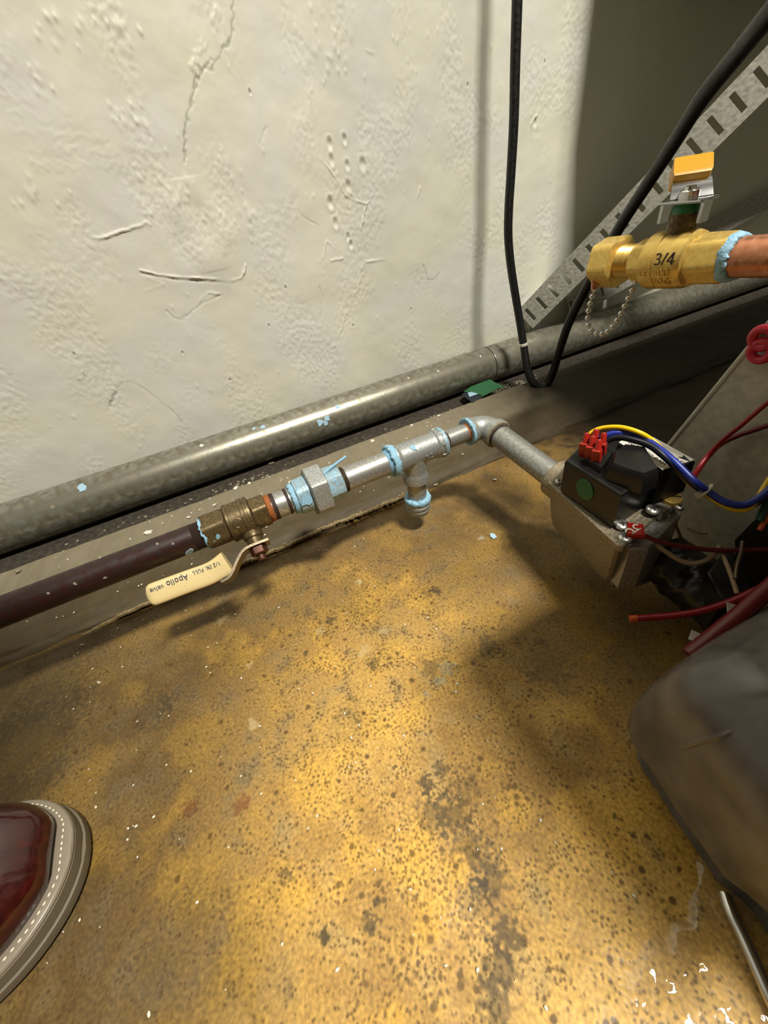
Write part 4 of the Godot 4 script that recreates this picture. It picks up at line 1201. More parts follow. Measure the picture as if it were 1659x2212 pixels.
	obj("ferrule", MB.new().lathe(Vector3(0.218, 0.078, -0.116), Vector3(0.2179, 0.076, -0.1094) - Vector3(0.218, 0.078, -0.116), [[0.0, 0.0020], [0.0008, 0.0034], [0.006, 0.0034], [0.007, 0.0022], [0.009, 0.0020]], 18).done(), M.bright_brass, o)
	wire("thin_tube", "straight thin grey tube crossing behind the pale sagging wire", M.thin_metal, [Vector3(0.2469, 0.078, -0.1146), Vector3(0.2488, 0.066, -0.1075), Vector3(0.2528, 0.052, -0.0999), Vector3(0.2536, 0.04, -0.0927)], 0.0009)
	wire("thin_tube", "short pale tube dropping beside the black burner hood", M.white_wire, [Vector3(0.248, 0.074, -0.0839), Vector3(0.2435, 0.072, -0.0775), Vector3(0.2384, 0.068, -0.0692), Vector3(0.2326, 0.064, -0.0611)], 0.0013)
	wire("thin_tube", "thin curved tube hanging at the dark burner opening on the right", M.thin_metal, [Vector3(0.2567, 0.08, -0.0784), Vector3(0.2488, 0.078, -0.074), Vector3(0.2404, 0.076, -0.0703), Vector3(0.2326, 0.073, -0.0655)], 0.0011)
	wire("earth_wire", "dark green wire at the right edge under the blue bundle", M.green_wire, [Vector3(0.262, 0.2695, 0.02), Vector3(0.262, 0.18, -0.02), Vector3(0.2764, 0.115, -0.0819), Vector3(0.269, 0.106, -0.081), Vector3(0.2626, 0.101, -0.0788), Vector3(0.2583, 0.097, -0.0767)], 0.0022)
	wire("orange_wire", "orange wire at the right edge beside the green wire", M.orange_wire, [Vector3(0.270, 0.2695, 0.025), Vector3(0.270, 0.18, -0.015), Vector3(0.2774, 0.11, -0.0782), Vector3(0.2658, 0.1, -0.0763), Vector3(0.26, 0.096, -0.0749), Vector3(0.2563, 0.093, -0.074)], 0.0014)
	o = thing("wire_terminal", "pink ring terminals on the grey cabinet at the right edge", "connector", Vector3(0.298, 0.1792, -0.1282))
	for q in [Vector3(0.297, 0.1828, -0.1283), Vector3(0.297, 0.1759, -0.1263)]:
		var loop2 := PackedVector3Array()
		for j in 21:
			loop2.append(q + Vector3(-0.003, sin(TAU * j / 20) * 0.0052, cos(TAU * j / 20) * 0.0052))
		obj("ring", MB.new().tube(loop2, 0.0026, 10).done(), M.pink_plastic, o)


# ---------------------------------------------------------------- cabinet, container and added shade casters
func build_cabinet() -> void:
	var o := thing("boiler_cabinet", "grey painted sheet metal boiler cabinet behind the gas control", "boiler", Vector3(0.45, 0, 0.1))
	var e1: Vector3 = Vector3(0.3, 0.1909, -0.1322)
	var e2: Vector3 = Vector3(0.3, 0.0946, -0.164)
	var d := (e1 - e2) / (e1.y - e2.y)
	var low := e2 - d * e2.y
	var high := e2 + d * (0.30 - e2.y)
	obj("side_panel", MB.new().slab(ring_of([low, high, Vector3(0.30, 0.30, 0.35), Vector3(0.30, 0.0, 0.35)]), Vector3(0.0025, 0, 0), 0.0006).done(), M.jacket_paint, o)
	obj("panel_hem", MB.new().tube(PackedVector3Array([low + Vector3(0.001, 0.001, 0.0022), high + Vector3(0.001, 0, 0.0022)]), 0.0021, 10).done(), M.jacket_paint, o)
	obj("lower_body", MB.new().slab(ring_of([low + Vector3(0.003, 0.0, 0.006), high + Vector3(0.003, 0, 0.006), Vector3(0.303, 0.30, 0.35), Vector3(0.303, 0.0, 0.35)]), Vector3(0.90, 0, 0), 0.0).done(), M.jacket_paint, o)
	obj("shade_hood", MB.new().box(Vector3(0.280, 0.315, 0.0475), Vector3(0.31, 0.09, 0.145), 0.006).done(), M.jacket_paint, o)  # added out of view to shade the floor at the right
	obj("unseen_upper_body", MB.new().box(Vector3(0.82, 0.50, 0.10), Vector3(0.80, 0.40, 0.5), 0.004).done(), M.jacket_paint, o)  # unseen upper part, shaped to shade the floor behind the cabinet
	# dark burner opening at the right
	obj("burner_opening", MB.new().slab(ring_of([Vector3(0.29, 0.0513, -0.0933), Vector3(0.29, 0.079, -0.0879), Vector3(0.29, 0.1128, -0.0813), Vector3(0.29, 0.0604, -0.041), Vector3(0.29, 0.0095, -0.0732)]), Vector3(0.0095, 0, 0), 0.001).done(), M.burner_dark, o)
	obj("scratch", MB.new().tube(smooth([Vector3(0.2995, 0.0342, -0.1287), Vector3(0.2995, 0.0349, -0.1222), Vector3(0.2995, 0.0378, -0.1142)], 4), 0.0007, 6).done(), M.flake_grey, o)
	screw(o, Vector3(0.287, 0.0271, -0.0755), Vector3(-1, 0.2, 0.1), 0.0028, M.screw_zinc)

	o = thing("grey_container", "wide glossy grey rounded container in the lower right corner", "container", Vector3(0.2, 0, 0.0))
	# plan outline with a rounded back corner; rings climb and round over at the shoulder
	var plan := []
	var cr := 0.022
	var xl := 0.1285
	var zb := -0.0515
	var sx := Vector3(0.975, 0, 0.02)
	for p in [[0.290, zb - 0.002], [0.24, zb - 0.002]]:
		plan.append(Vector2(p[0], p[1]))
	for i in 9:
		var g := PI * 0.5 * i / 8.0
		plan.append(Vector2(xl + cr - sin(g) * cr, zb + cr - cos(g) * cr))
	for p in [[xl - 0.005, -0.012], [0.1190, 0.010], [0.1180, 0.016], [0.1205, 0.0235], [0.1215, 0.030], [0.1185, 0.040], [0.1120, 0.056], [0.1050, 0.080], [0.1150, 0.110], [0.15, 0.125], [0.22, 0.125], [0.288, 0.120], [0.290, 0.05]]:
		plan.append(Vector2(p[0], p[1]))
	var pc := Vector2(0.215, 0.035)
	var rings := []
	for s in [[0.012, 0.86], [0.018, 0.93], [0.024, 0.975], [0.030, 1.0], [0.045, 0.995], [0.065, 0.965], [0.080, 0.925], [0.090, 0.87], [0.098, 0.79], [0.103, 0.68], [0.105, 0.5], [0.104, 0.3]]:
		var ring := PackedVector3Array()
		for p in plan:
			var q: Vector2 = pc + (p - pc) * float(s[1])
			ring.append(Vector3(q.x, s[0], q.y))
		rings.append(ring)
	obj("shell", MB.new().loft(rings).done(60.0), M.container_skin, o)
	var fr := []
	for t in [[0.0, 0.90], [0.002, 0.91], [0.013, 0.87]]:
		var ring := PackedVector3Array()
		for p in plan:
			var q: Vector2 = pc + (p - pc) * float(t[1])
			ring.append(Vector3(q.x, t[0], q.y))
		fr.append(ring)
	obj("foot", MB.new().loft(fr).done(50.0), M.container_skin, o)
	obj("bright_lip", MB.new().tube(smooth([Vector3(0.1243, 0.004, 0.0214), Vector3(0.1207, 0.004, 0.0256), Vector3(0.1175, 0.004, 0.0322), Vector3(0.113, 0.004, 0.0406), Vector3(0.1083, 0.004, 0.0494), Vector3(0.1045, 0.004, 0.0595)], 5), 0.0028, 10).done(), M.chrome, o)
	obj("moulded_rib", MB.new().tube(smooth([Vector3(0.1306, 0.0625, -0.022), Vector3(0.1322, 0.0728, -0.019), Vector3(0.1352, 0.0833, -0.015), Vector3(0.1402, 0.0897, -0.0129), Vector3(0.1429, 0.0895, -0.0127)], 5), 0.0017, 8).done(), M.container_skin, o)


func slotted(o: Node3D, a: Vector3, b: Vector3, width: float, face: Vector3, first: float, pitch: float, count: int, tail: Vector3, called := "flange") -> void:
	# a steel strip from a to b with a row of cross slots, made of bars so that the slots are open
	var d := (b - a).normalized()
	var n := (face - d * face.dot(d)).normalized()
	var w := n.cross(d)
	var L := (b - a).length()
	var st := MB.new()
	var sl := 0.0060
	var half := width * 0.29
	var at := 0.0
	for k in count + 1:
		var s0 := first + pitch * k - sl * 0.5 if k < count else L
		var c := a + d * (at + s0) * 0.5
		st.box(c, Vector3(width, s0 - at, 0.0022), 0.0003, Basis(w, d, n))
		if k < count:
			for s in [-1.0, 1.0]:
				st.box(a + d * (s0 + sl * 0.5) + w * s * (half + width * 0.5) * 0.5, Vector3(width * 0.5 - half, sl + 0.0006, 0.0022), 0.0, Basis(w, d, n))
			at = s0 + sl
	obj(called, st.done(), M.strut_zinc, o)


func build_braces() -> void:
	var a: Vector3 = Vector3(0.5205, 0.0737, -0.5738)
	var b: Vector3 = Vector3(0.6591, 0.3002, -0.4054)
	var d := (b - a).normalized()
	var L := (b - a).length()
	var s0: Vector3 = Vector3(0.5278, 0.0816, -0.5683)
	var first := (s0 - a).dot(d)
	var pitch := (L - first) / 13.0
	var o := thing("slotted_brace", "pale slotted steel angle brace rising from the conduit to the upper right", "bracket", a)
	slotted(o, a, b + d * pitch * 6.5, 0.040, Vector3(0, 0.28, 0) - a, first, pitch, 20, Vector3.ZERO)
	var n := ((Vector3(0, 0.28, 0) - a) - d * (Vector3(0, 0.28, 0) - a).dot(d)).normalized()
	var w := n.cross(d)
	var side := 1.0 if w.y > 0.0 else -1.0
	# the second flange stands behind the lower edge
	obj("rear_flange", MB.new().box((a + b + d * pitch * 6.5) * 0.5 + w * side * 0.0189 - n * 0.017, Vector3(0.0022, L + pitch * 6.5, 0.034), 0.0003, Basis(w, d, n)).done(), M.strut_zinc, o)

	var p: Vector3 = Vector3(0.5673, 0.0647, -0.566)
	var q: Vector3 = Vector3(0.8689, 0.1232, -0.56)
	o = thing("flat_brace", "second slotted steel strip low on the wall behind the brass valve", "bracket", p)
	slotted(o, p.lerp(q, 0.14), q + (q - p) * 0.9, 0.036, Vector3(0.05, 0.3, 1.0), 0.006, 0.034, 4, Vector3.ZERO, "strip")

	o = thing("shade_blocker", "added unseen shading duct on the wall above the upper right corner", "blocker", Vector3(0.98, 0.46, -0.49))  # added out of view to shade the right part of the wall
	obj("blocker_body", MB.new().box(Vector3(0.995, 0.915, -0.4425), Vector3(0.82, 1.0, 0.115), 0.004).done(), M.jacket_paint, o)


func build_shade_pipe() -> void:  # unseen pipe, added to cast shade on the left floor
	var o := thing("added_shade_pipe", "added unseen pipe that shades the left of the floor", "pipe", Vector3(-1.0, 0.72, 0.02))
	obj("added_pipe_body", MB.new().lathe(Vector3(-2.0, 0.72, 0.02), Vector3.RIGHT, [[0.0, 0.10], [1.955, 0.10], [1.97, 0.09], [1.974, 0.05]], 40).done(), M.jacket_paint, o)
	for x in [-1.5, -0.4]:
		obj("added_hanger", MB.new().tube(PackedVector3Array([Vector3(x, 0.81, 0.02), Vector3(x, 2.5, 0.02)]), 0.004, 8).done(), M.screw_zinc, o)


func build_cable() -> void:
	var o := thing("power_cable", "black rubber cable hanging down the wall and looping back up to the right", "cable", Vector3(0.45, 0.2, -0.5))
	var pts := [Vector3(0.452, 1.3, -0.52), Vector3(0.448, 0.9, -0.527), Vector3(0.4455, 0.65, -0.53), Vector3(0.4385, 0.4536, -0.53), Vector3(0.4382, 0.4146, -0.528), Vector3(0.4373, 0.3711, -0.526), Vector3(0.4372, 0.322, -0.524), Vector3(0.4345, 0.2755, -0.522), Vector3(0.4316, 0.2385, -0.52), Vector3(0.431, 0.2083, -0.518), Vector3(0.4337, 0.1756, -0.514), Vector3(0.4384, 0.1405, -0.508), Vector3(0.443, 0.1033, -0.5), Vector3(0.444, 0.0718, -0.49), Vector3(0.4418, 0.0408, -0.476), Vector3(0.4422, 0.0207, -0.464), Vector3(0.4487, 0.011, -0.455), Vector3(0.4594, 0.0122, -0.45), Vector3(0.4657, 0.0302, -0.446), Vector3(0.4658, 0.0597, -0.44), Vector3(0.4628, 0.1038, -0.426), Vector3(0.4584, 0.1464, -0.404), Vector3(0.4466, 0.1845, -0.376), Vector3(0.4318, 0.2206, -0.346), Vector3(0.4126, 0.2516, -0.312), Vector3(0.3928, 0.276, -0.282), Vector3(0.3721, 0.2971, -0.254), Vector3(0.356, 0.3126, -0.228), Vector3(0.335, 0.3253, -0.2), Vector3(0.3294, 0.3378, -0.18), Vector3(0.372, 0.55, -0.165), Vector3(0.385, 0.9, -0.16), Vector3(0.385, 1.4, -0.16)]
	obj("sheath", MB.new().tube(smooth(pts, 8), 0.0056, 16).done(), M.cable_rubber, o)
	obj("tape_mark", MB.new().lathe(Vector3(0.4428, 0.0711, -0.4885), Vector3(0.4438, 0.0643, -0.487) - Vector3(0.4428, 0.0711, -0.4885), [[0.0, 0.0056], [0.0002, 0.0060], [0.0035, 0.0060], [0.0037, 0.0056]], 18).done(), M.flake_white, o)


# ---------------------------------------------------------------- brass valve on the copper pipe
func build_brass_valve() -> void:
	var a := Vector3(0.270, 0.2205, -0.2235)
	var e := Vector3(0.270, 0.2268, -0.1400)
	var d := (e - a).normalized()
	var o := thing("brass_valve", "shiny brass drain valve with a yellow lever on the copper pipe", "valve", a)
	var L := (e - a).length()
	obj("valve_body", MB.new().lathe(a, d, [[0.0225, 0.0084], [0.0232, 0.0099], [0.0250, 0.0099], [0.0252, 0.0110, 1.1], [0.0325, 0.0110, 1.1], [0.0328, 0.0123], [0.0345, 0.0148], [0.0370, 0.0151], [0.0432, 0.0150], [0.0434, 0.0146], [0.0442, 0.0146], [0.0444, 0.0150], [0.0560, 0.0146], [0.0590, 0.0137], [0.0600, 0.0119], [0.0602, 0.0114, 1.1], [0.0765, 0.0111, 1.1], [0.0778, 0.0104], [0.0778, 0.0079]], 48, 0.25).done(28.0), M.bright_brass, o)
	obj("thread", MB.new().lathe(a, d, threads(0.0120, 0.0226, 0.0095, 0.0013), 36).done(), M.bright_brass, o)
	seal(o, a, d, 0.0752, 0.0812, 0.0104, M.sealant, 81)
	var face := Vector3(-0.97, 0.18, 0).normalized()
	emboss(o, "3/4", a + d * 0.0505 + face * 0.0147, face, d, 0.0078, 0.0004, M.thread_gap).name = "size_mark"
	var f2 := Vector3(-0.97, -0.28, 0).normalized()
	emboss(o, "600", a + d * 0.0500 + f2 * 0.0147, f2, d, 0.0060, 0.0006, M.bright_brass)
	var f3 := Vector3(-0.82, -0.62, 0).normalized()
	emboss(o, "WOG", a + d * 0.0490 + f3 * 0.0147, f3, d, 0.0056, 0.0006, M.bright_brass)
	emboss(o, "CE", a + d * 0.0395 + f2 * 0.0150, f2, d, 0.0044, 0.0005, M.bright_brass)
	# cap on the free end
	var cap := obj("end_cap", MB.new().lathe(a, d, [[-0.0040, 0.0053], [-0.0040, 0.0121], [-0.0030, 0.0134, 1.1], [0.0120, 0.0136, 1.1], [0.0128, 0.0123], [0.0128, 0.0092]], 48, 0.25).done(28.0), M.bright_brass, o)
	# stem with green seal, lever with a yellow sleeve
	var s0 := Vector3(0.270, 0.2330, -0.1772)
	obj("stem_tower", MB.new().lathe(s0, Vector3(0, 1, -0.03), [[0.0, 0.0074], [0.0130, 0.0072], [0.0145, 0.0067]], 32).done(), M.tarnished_brass, o)
	obj("green_seal", MB.new().lathe(s0, Vector3(0, 1, -0.03), [[0.0130, 0.0067], [0.0137, 0.0070], [0.0160, 0.0064], [0.0185, 0.0052], [0.0190, 0.003]], 24).done(), M.green_paint, o)
	var top := s0 + Vector3(0, 0.0190, -0.0006)
	var lv := MB.new()
	lv.box(top, Vector3(0.018, 0.0016, 0.022), 0.0005, Basis(Vector3.UP, 0.1))
	lv.box(top + Vector3(-0.001, -0.0050, 0.0112), Vector3(0.008, 0.010, 0.0016), 0.0005, Basis(Vector3.UP, 0.1))
	lv.box(top + Vector3(-0.001, -0.0050, -0.0112), Vector3(0.008, 0.010, 0.0016), 0.0005, Basis(Vector3.UP, 0.1))
	var arm := [top + Vector3(0.002, 0.0005, 0.0), top + Vector3(0.005, 0.0045, -0.003), top + Vector3(0.009, 0.009, -0.007), top + Vector3(0.019, 0.017, -0.016)]
	var plate := []
	var sm := smooth(arm, 5)
	for i in sm.size():
		var g := (sm[mini(i + 1, sm.size() - 1)] - sm[maxi(i - 1, 0)]).normalized()
		var wz := g.cross(Vector3.UP).normalized() * lerpf(0.0100, 0.0082, float(i) / sm.size())
		var u := wz.cross(g).normalized()
		plate.append(PackedVector3Array([sm[i] + wz + u * 0.001, sm[i] - wz + u * 0.001, sm[i] - wz - u * 0.001, sm[i] + wz - u * 0.001]))
	lv.loft(plate)
	obj("lever", lv.done(), M.chrome, o)
	obj("stem_nut", MB.new().lathe(top + Vector3(0, 0.0008, 0), Vector3(-0.05, 1, 0), [[0.0, 0.0046, 1.12], [0.0036, 0.0046, 1.12], [0.0042, 0.0040], [0.0042, 0.0028], [0.0056, 0.0026]], 24).done(28.0), M.chrome, o)
	var gd: Vector3 = (arm[3] - arm[2]).normalized()
	var gs: Vector3 = gd.cross(Vector3.UP).normalized()
	obj("yellow_sleeve", MB.new().box(arm[2].lerp(arm[3], 0.30) + Vector3(0, 0, -0.001), Vector3(0.0180, 0.016, 0.0100), 0.0024, Basis(gs, gd, gs.cross(gd))).done(), M.yellow_vinyl, o)

	var ct := thing("copper_pipe", "bright copper pipe entering from the right edge", "pipe", e)
	obj("tube_body", MB.new().lathe(a, d, [[0.0780, 0.0094], [0.60, 0.0094]], 44).done(), M.copper, ct)

	# bead chain that hangs from the cap
	var ch := thing("bead_chain", "silver bead chain hanging in a loop under the brass cap", "chain", Vector3(0.262, 0.2074, -0.2217))
	var path := smooth([Vector3(0.262, 0.2068, -0.222), Vector3(0.262, 0.199, -0.2239), Vector3(0.262, 0.1916, -0.2247), Vector3(0.262, 0.184, -0.2235), Vector3(0.262, 0.1787, -0.2182), Vector3(0.262, 0.1783, -0.2101), Vector3(0.262, 0.1831, -0.2035), Vector3(0.263, 0.1912, -0.1997), Vector3(0.264, 0.201, -0.1971), Vector3(0.265, 0.2086, -0.1955), Vector3(0.266, 0.2137, -0.1951)], 16)
	obj("crimp", MB.new().lathe(Vector3(0.262, 0.2112, -0.2234), Vector3(0.262, 0.2067, -0.2228) - Vector3(0.262, 0.2112, -0.2234), [[-0.001, 0.0012], [0.0, 0.0022], [0.0050, 0.0022], [0.006, 0.0012]], 14).done(), M.copper, ch)
	obj("hook", MB.new().tube(smooth([Vector3(0.262, 0.2107, -0.2233), Vector3(0.264, 0.2166, -0.2245), Vector3(0.266, 0.2204, -0.2233)], 5), 0.0009, 8).done(), M.screw_zinc, ch)
	var bead := MB.new().ball(Vector3.ZERO, Vector3.ONE * 0.0019, 14).done(80.0)
	var link := MB.new().tube(path, 0.0004, 6).done()
	obj("link_wire", link, M.screw_zinc, ch)
	var run := 0.0
	var next := 0.001
	for i in path.size() - 1:
		var sl := path[i].distance_to(path[i + 1])
		while next <= run + sl:
			var bo := obj("bead", bead, M.chrome, ch)
			bo.position = path[i].lerp(path[i + 1], (next - run) / sl) - base_of(ch)
			next += 0.0048
		run += sl


# ---------------------------------------------------------------- shoe
func build_shoe() -> void:
	var o := thing("shoe", "burgundy leather shoe toe with a stitched pale welt in the lower left corner", "shoe", Vector3(-0.31, 0, -0.16))
	# outline along the length: [distance from the toe, half width, sideways shift]
	var toe := Vector3(-0.1655, 0, -0.1500)
	var back := Vector3(-0.985, 0, 0.04).normalized()
	var side := Vector3(back.z, 0, -back.x)
	var L := 0.295
	var outline := func(grow: float, y: float) -> PackedVector3Array:
		var left := []
		var right := []
		for s in [0.0, 0.0008, 0.002, 0.0036, 0.006, 0.009, 0.0125, 0.017, 0.022, 0.028, 0.035, 0.043, 0.052, 0.062, 0.075, 0.09, 0.105, 0.12, 0.14, 0.16, 0.18, 0.20, 0.22, 0.24, 0.255, 0.265, 0.274, 0.282, 0.288, 0.292, 0.295]:
			var w := 0.0
			if s < 0.075:
				w = 0.049 * pow(clampf(1.0 - pow(1.0 - s / 0.075, 2.6), 0.0, 1.0), 0.5)
			elif s < 0.17:
				w = lerpf(0.049, 0.036, smoothstep(0.075, 0.17, s))
			elif s < 0.255:
				w = lerpf(0.036, 0.034, smoothstep(0.17, 0.255, s))
			else:
				w = 0.034 * sqrt(maxf(0.0, 1.0 - pow((s - 0.255) / 0.0405, 2.0)))
			var c: Vector3 = toe + back * (s if grow == 0.0 else clampf(s, -grow, L + grow)) + side * 0.0
			var mid := L * 0.5
			var push: float = (s - mid) / mid * grow
			left.append(Vector3(c.x, y, c.z) + back * push + side * maxf(0.0005, w + grow))
			right.append(Vector3(c.x, y, c.z) + back * push - side * maxf(0.0005, w + grow))
		right.reverse()
		return ring_of(left + right)
	obj("outsole", MB.new().loft([outline.call(-0.003, 0.0005), outline.call(-0.0008, 0.0015), outline.call(0.0, 0.0030), outline.call(0.0, 0.0085), outline.call(-0.0012, 0.0092)]).done(50.0), M.sole_rubber, o)
	obj("midsole", MB.new().loft([outline.call(-0.0016, 0.0092), outline.call(-0.0008, 0.0098), outline.call(-0.0006, 0.0165), outline.call(-0.0016, 0.0172)]).done(50.0), M.sole_rubber, o)
	var welt := obj("welt", MB.new().loft([outline.call(-0.0014, 0.0172), outline.call(-0.0006, 0.0178), outline.call(-0.0008, 0.0192), outline.call(-0.0016, 0.0200), outline.call(-0.0050, 0.0202), outline.call(-0.0060, 0.0194)]).done(50.0), M.welt, o)
	var rings := []
	for s in [[-0.0058, 0.0194], [-0.0044, 0.0240], [-0.0042, 0.0300], [-0.0065, 0.0380], [-0.0120, 0.0450], [-0.0190, 0.0510], [-0.0260, 0.0550], [-0.0330, 0.0580]]:
		var r: PackedVector3Array = outline.call(s[0], s[1])
		for i in r.size():
			var t := (r[i] - toe).dot(back) / L
			r[i].y += (s[1] - 0.019) * 0.9 * smoothstep(0.05, 0.6, t)
		rings.append(r)
	var up := obj("upper", MB.new().loft(rings).done(60.0), M.shoe_leather, o)
	# toe cap seam across the vamp and the stitches round the welt
	var seam := []
	for j in 13:
		var g := -1.0 + j / 6.0
		seam.append(toe + back * (0.048 + 0.022 * g * g) + side * 0.037 * g + Vector3(0, 0.0555 - 0.020 * g * g + 0.004, 0))
	obj("cap_seam", MB.new().tube(smooth(seam, 4), 0.0011, 8).done(), M.shoe_leather, up)
	var w0: PackedVector3Array = outline.call(-0.0030, 0.0205)
	var ring := smooth(Array(w0), 6)
	var st := MB.new()
	var run := 0.0
	var nx := 0.0
	for i in ring.size() - 1:
		var sl := ring[i].distance_to(ring[i + 1])
		while nx <= run + sl and sl > 0.0:
			var c := ring[i].lerp(ring[i + 1], (nx - run) / sl)
			var dd := (ring[i + 1] - ring[i]).normalized()
			st.ball(c, Vector3(0.0011, 0.0005, 0.0006), 8, Basis(dd, Vector3.UP, dd.cross(Vector3.UP)))
			nx += 0.0034
		run += sl
	var sto := obj("stitching", st.done(80.0), M.stitch, welt)
	sto.set_meta("kind", "stuff")


# ---------------------------------------------------------------- litter
func build_litter() -> void:
	var o := thing("green_scrap", "torn scrap of green card lying against the conduit", "scrap", Vector3(0.3795, 0.016, -0.4993))
	obj("green_sheet", MB.new().slab(ring_of([Vector3(0.3526, 0.014, -0.5157), Vector3(0.3664, 0.018, -0.5164), Vector3(0.4025, 0.02, -0.5143), Vector3(0.4021, 0.019, -0.502), Vector3(0.4076, 0.015, -0.484), Vector3(0.3958, 0.015, -0.4859), Vector3(0.3649, 0.013, -0.4821), Vector3(0.3641, 0.014, -0.4892)]), Vector3(0, 0.0008, 0.0003), 0.0002).done(), M.green_card, o)
	obj("dark_backing", MB.new().slab(ring_of([Vector3(0.3461, 0.0135, -0.5114), Vector3(0.3532, 0.0135, -0.5142), Vector3(0.3643, 0.0135, -0.4883), Vector3(0.3642, 0.0135, -0.4812), Vector3(0.341, 0.0135, -0.4763)]), Vector3(0, -0.0008, 0), 0.0002).done(), M.dark_card, o)
	obj("white_tear", MB.new().slab(ring_of([Vector3(0.3541, 0.0148, -0.5066), Vector3(0.3681, 0.015, -0.5017), Vector3(0.3664, 0.0146, -0.4923), Vector3(0.3478, 0.0142, -0.4929)]), Vector3(0, 0.0006, 0), 0.0001).done(), M.flake_blue, o)
	# larger flakes of old paint, one by one
	var k := 0
	for q in [[Vector3(-0.1279, 0.0125, -0.4516), 0.0044, "flake_white", "heart shaped white paint flake on the kerb above the dark pipe"], [Vector3(-0.0506, 0.0125, -0.4576), 0.0030, "flake_white", "white paint flake on the kerb just above the bronze valve's right end"], [Vector3(-0.0821, 0.0125, -0.4513), 0.0026, "flake_white", "white paint flake on the kerb above the bronze valve's left end"], [Vector3(-0.0214, 0.0125, -0.4786), 0.0036, "flake_white", "long whitish flake at the kerb edge left of the plaster crumbs"], [Vector3(-0.0028, 0.0125, -0.4783), 0.0020, "flake_white", "tiny white flake on the kerb edge below the plaster crumbs"], [Vector3(0.0446, 0.0125, -0.4454), 0.0034, "flake_white", "bright white flake on the kerb beside the union's left end"], [Vector3(-0.2648, 0.0125, -0.4712), 0.0042, "flake_grey", "grey paint flake on the kerb near the left edge of the picture"], [Vector3(-0.1784, 0.0125, -0.4357), 0.0018, "flake_white", "small white flake on the kerb above the middle of the dark pipe"], [Vector3(0.1704, 0.0125, -0.4716), 0.0030, "flake_white", "cream flake on the kerb above the nipple between union and tee"], [Vector3(0.2352, 0.0125, -0.4752), 0.0022, "flake_white", "small cream flake on the kerb above the tee"], [Vector3(0.2809, 0.0125, -0.4746), 0.0022, "flake_white", "small pale flake on the kerb above the thin nipple"], [Vector3(0.1929, 0.0006, -0.3443), 0.0028, "flake_white", "white flake on the floor just right of the drip leg"], [Vector3(0.2529, 0.0006, -0.3108), 0.0024, "flake_white", "round white flake on the floor below the elbow"], [Vector3(0.192, 0.0006, -0.2351), 0.0034, "flake_blue", "pale blue flake on the ochre floor left of the control's shadow"], [Vector3(0.0349, 0.001, -0.533), 0.0042, "flake_grey", "grey flake in the dark gap at the right end of the plaster crumbs"], [Vector3(0.3089, 0.001, -0.5384), 0.0060, "flake_grey", "large grey flake in the dark gap left of the green scrap"], [Vector3(0.4566, 0.001, -0.4972), 0.0050, "flake_white", "largest whitish flake right of the green scrap by the cable"], [Vector3(0.4378, 0.001, -0.4951), 0.0035, "flake_white", "smaller whitish flake between the green scrap and the cable"]]:
		k += 1
		var fl := obj("paint_flake", blob(q[0], Vector3(sin(k * 2.1) * 0.25, 1, cos(k * 1.3) * 0.25), q[1], 400 + k, 0.0008, 1.3), M[q[2]])
		tag(fl, q[3], "paint flake", "paint flakes fallen round the gas line")
	# white curl on the floor below the elbow
	var cu := obj("plastic_sliver", MB.new().tube(smooth([Vector3(0.2787, 0.001, -0.3859), Vector3(0.2736, 0.002, -0.3728), Vector3(0.2659, 0.001, -0.3594)], 4), 0.0010, 6).done(), M.flake_white)
	tag(cu, "thin pale sliver on the floor below the elbow", "scrap")
	# crumbs and grit nobody could count
	rng.seed = 77
	var st := MB.new()
	for i in 260:
		var x := rng.randf_range(-0.25, 0.47)
		if i > 90:
			x = -0.005 + rng.randfn() * 0.022
		if i > 170:
			x = 0.435 + rng.randfn() * 0.03
		var c := Vector3(x, 0.001, rng.randf_range(-0.515, -0.484))
		var r := rng.randf_range(0.0006, 0.0019) * (1.6 if i > 90 and i % 9 == 0 else 1.0)
		st.ball(c, Vector3(r * rng.randf_range(0.8, 1.5), r * 0.6, r), 7, Basis(Vector3.UP, rng.randf() * 3.0))
	var crumbs := obj("crumbs", st.done(20.0), M.flake_grey)
	tag(crumbs, "grey crumbs of plaster in the dark gap behind the kerb", "debris")
	crumbs.set_meta("kind", "stuff")
	st = MB.new()
	for i in 330:
		var x := rng.randf_range(-0.24, 0.33)
		var z := rng.randf_range(-0.478, -0.36)
		var y := 0.0122
		if i > 150:
			x = rng.randf_range(-0.2, 0.09)
			z = rng.randf_range(-0.335, 0.02)
			y = 0.0002
		var r := rng.randf_range(0.0004, 0.0011) * (0.8 if i > 150 else 1.0)
		st.ball(Vector3(x, y, z), Vector3(r * rng.randf_range(0.8, 1.6), r * 0.5, r), 6, Basis(Vector3.UP, rng.randf() * 3.0))
	var specks := obj("specks", st.done(20.0), M.flake_white)
	tag(specks, "tiny white paint specks scattered over kerb and floor", "debris")
	specks.set_meta("kind", "stuff")
	# thin film of water at the bottom right
	var n := FastNoiseLite.new()
	n.seed = 23
	n.frequency = 62.0
	n.fractal_octaves = 3
	var us := PackedFloat32Array()
	var vs := PackedFloat32Array()
	for i in 141:
		us.append(0.03 + i * 0.0016)
	for j in 91:
		vs.append(-0.055 + j * 0.0016)
	var film := grid(us, vs, func(x: float, z: float) -> Vector3:
		var e := smoothstep(0.0, 0.25, 1.0 - Vector2((x - 0.118) / 0.090, (z - 0.054) / 0.046).length() + n.get_noise_2d(x * 0.25, z * 0.25) * 0.35)
		return Vector3(x, -0.0042 + 0.0050 * e + n.get_noise_2d(x, z) * 0.0010 * e, z), Vector2.ZERO, Vector2.ONE)
	var pud := obj("puddle", film, M.water)
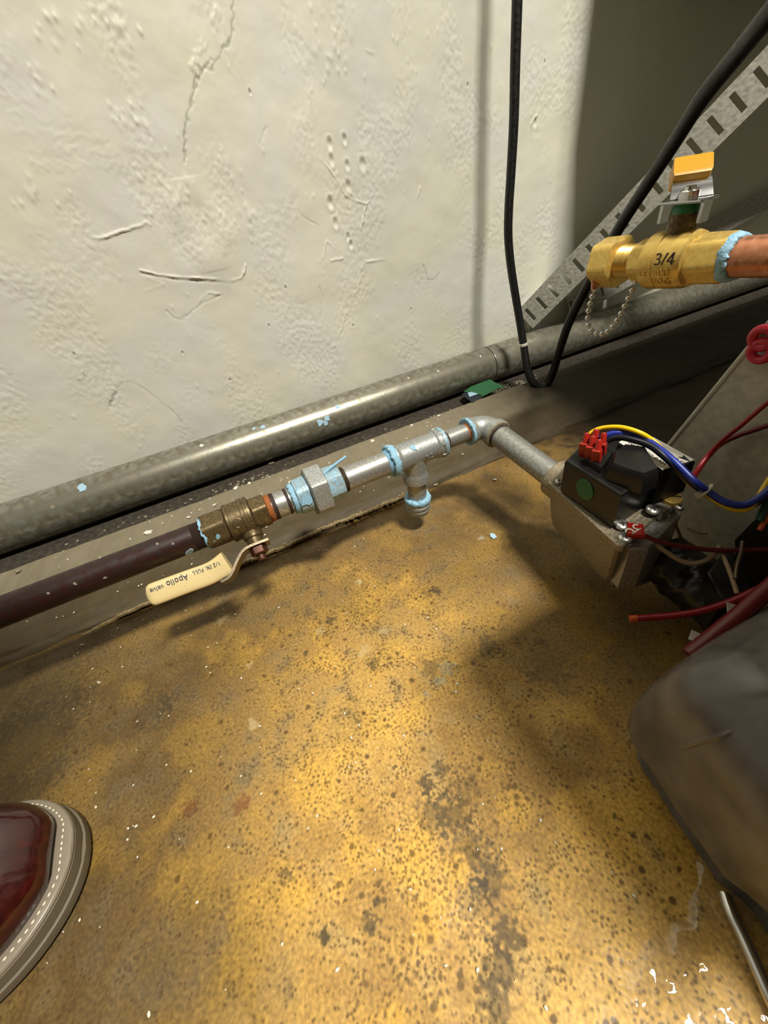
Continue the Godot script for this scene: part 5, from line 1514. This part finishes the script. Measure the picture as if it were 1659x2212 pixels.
	tag(pud, "clear shallow puddle with bright glints at the bottom right", "puddle")


func build_lamp() -> void:
	var o := thing("ceiling_lamp", "white ceiling lamp above the pipes", "lamp", Vector3(0.5, 2.5, 0.72))
	obj("housing", MB.new().box(Vector3(0.5, 2.46, 0.72), Vector3(0.48, 0.07, 0.26), 0.006).done(), M.white_paint, o)
	var g := mat("lamp_glow", Color(1, 0.97, 0.9), 0.4)
	g.emission_enabled = true
	g.emission = Color(1.0, 0.95, 0.85)
	g.emission_energy_multiplier = 4.0
	obj("diffuser", MB.new().box(Vector3(0.5, 2.416, 0.72), Vector3(0.42, 0.016, 0.20), 0.004).done(), g, o)


func _ready() -> void:
	var cam := Camera3D.new()
	cam.name = "camera"
	add_child(cam)
	cam.transform = Transform3D(Basis(Vector3(0.888615, -0.141717, 0.436211), Vector3(0.374554, 0.773132, -0.511836), Vector3(-0.264713, 0.618210, 0.740097)), Vector3(0, 0.28, 0))
	cam.fov = 103.6215
	cam.near = 0.01
	cam.far = 20.0
	cam.current = true
	var env := Environment.new()
	env.background_mode = Environment.BG_COLOR
	env.background_color = Color(0.01, 0.01, 0.01)
	env.tonemap_mode = Environment.TONE_MAPPER_LINEAR
	env.tonemap_exposure = 1.0
	env.sdfgi_enabled = true
	env.ssao_enabled = true
	env.ssil_enabled = true
	var we := WorldEnvironment.new()
	we.name = "environment"
	we.environment = env
	add_child(we)
	var lamp := AreaLight3D.new()
	lamp.name = "lamp_light"
	add_child(lamp)
	lamp.area_size = Vector2(0.42, 0.20)
	lamp.light_color = Color(1.0, 0.98, 0.93)
	lamp.light_energy = 12.0
	lamp.area_range = 8.0
	lamp.area_attenuation = 2.0
	lamp.shadow_enabled = true
	lamp.look_at_from_position(Vector3(0.5, 2.40, 0.72), Vector3(0.5, 0.0, 0.72), Vector3.FORWARD)
	materials()
	build_room()
	build_lamp()
	build_conduit()
	build_cabinet()
	build_braces()
	build_gas_line()
	build_gas_control()
	build_brass_valve()
	build_shade_pipe()
	build_cable()
	build_wires()
	build_shoe()
	build_litter()
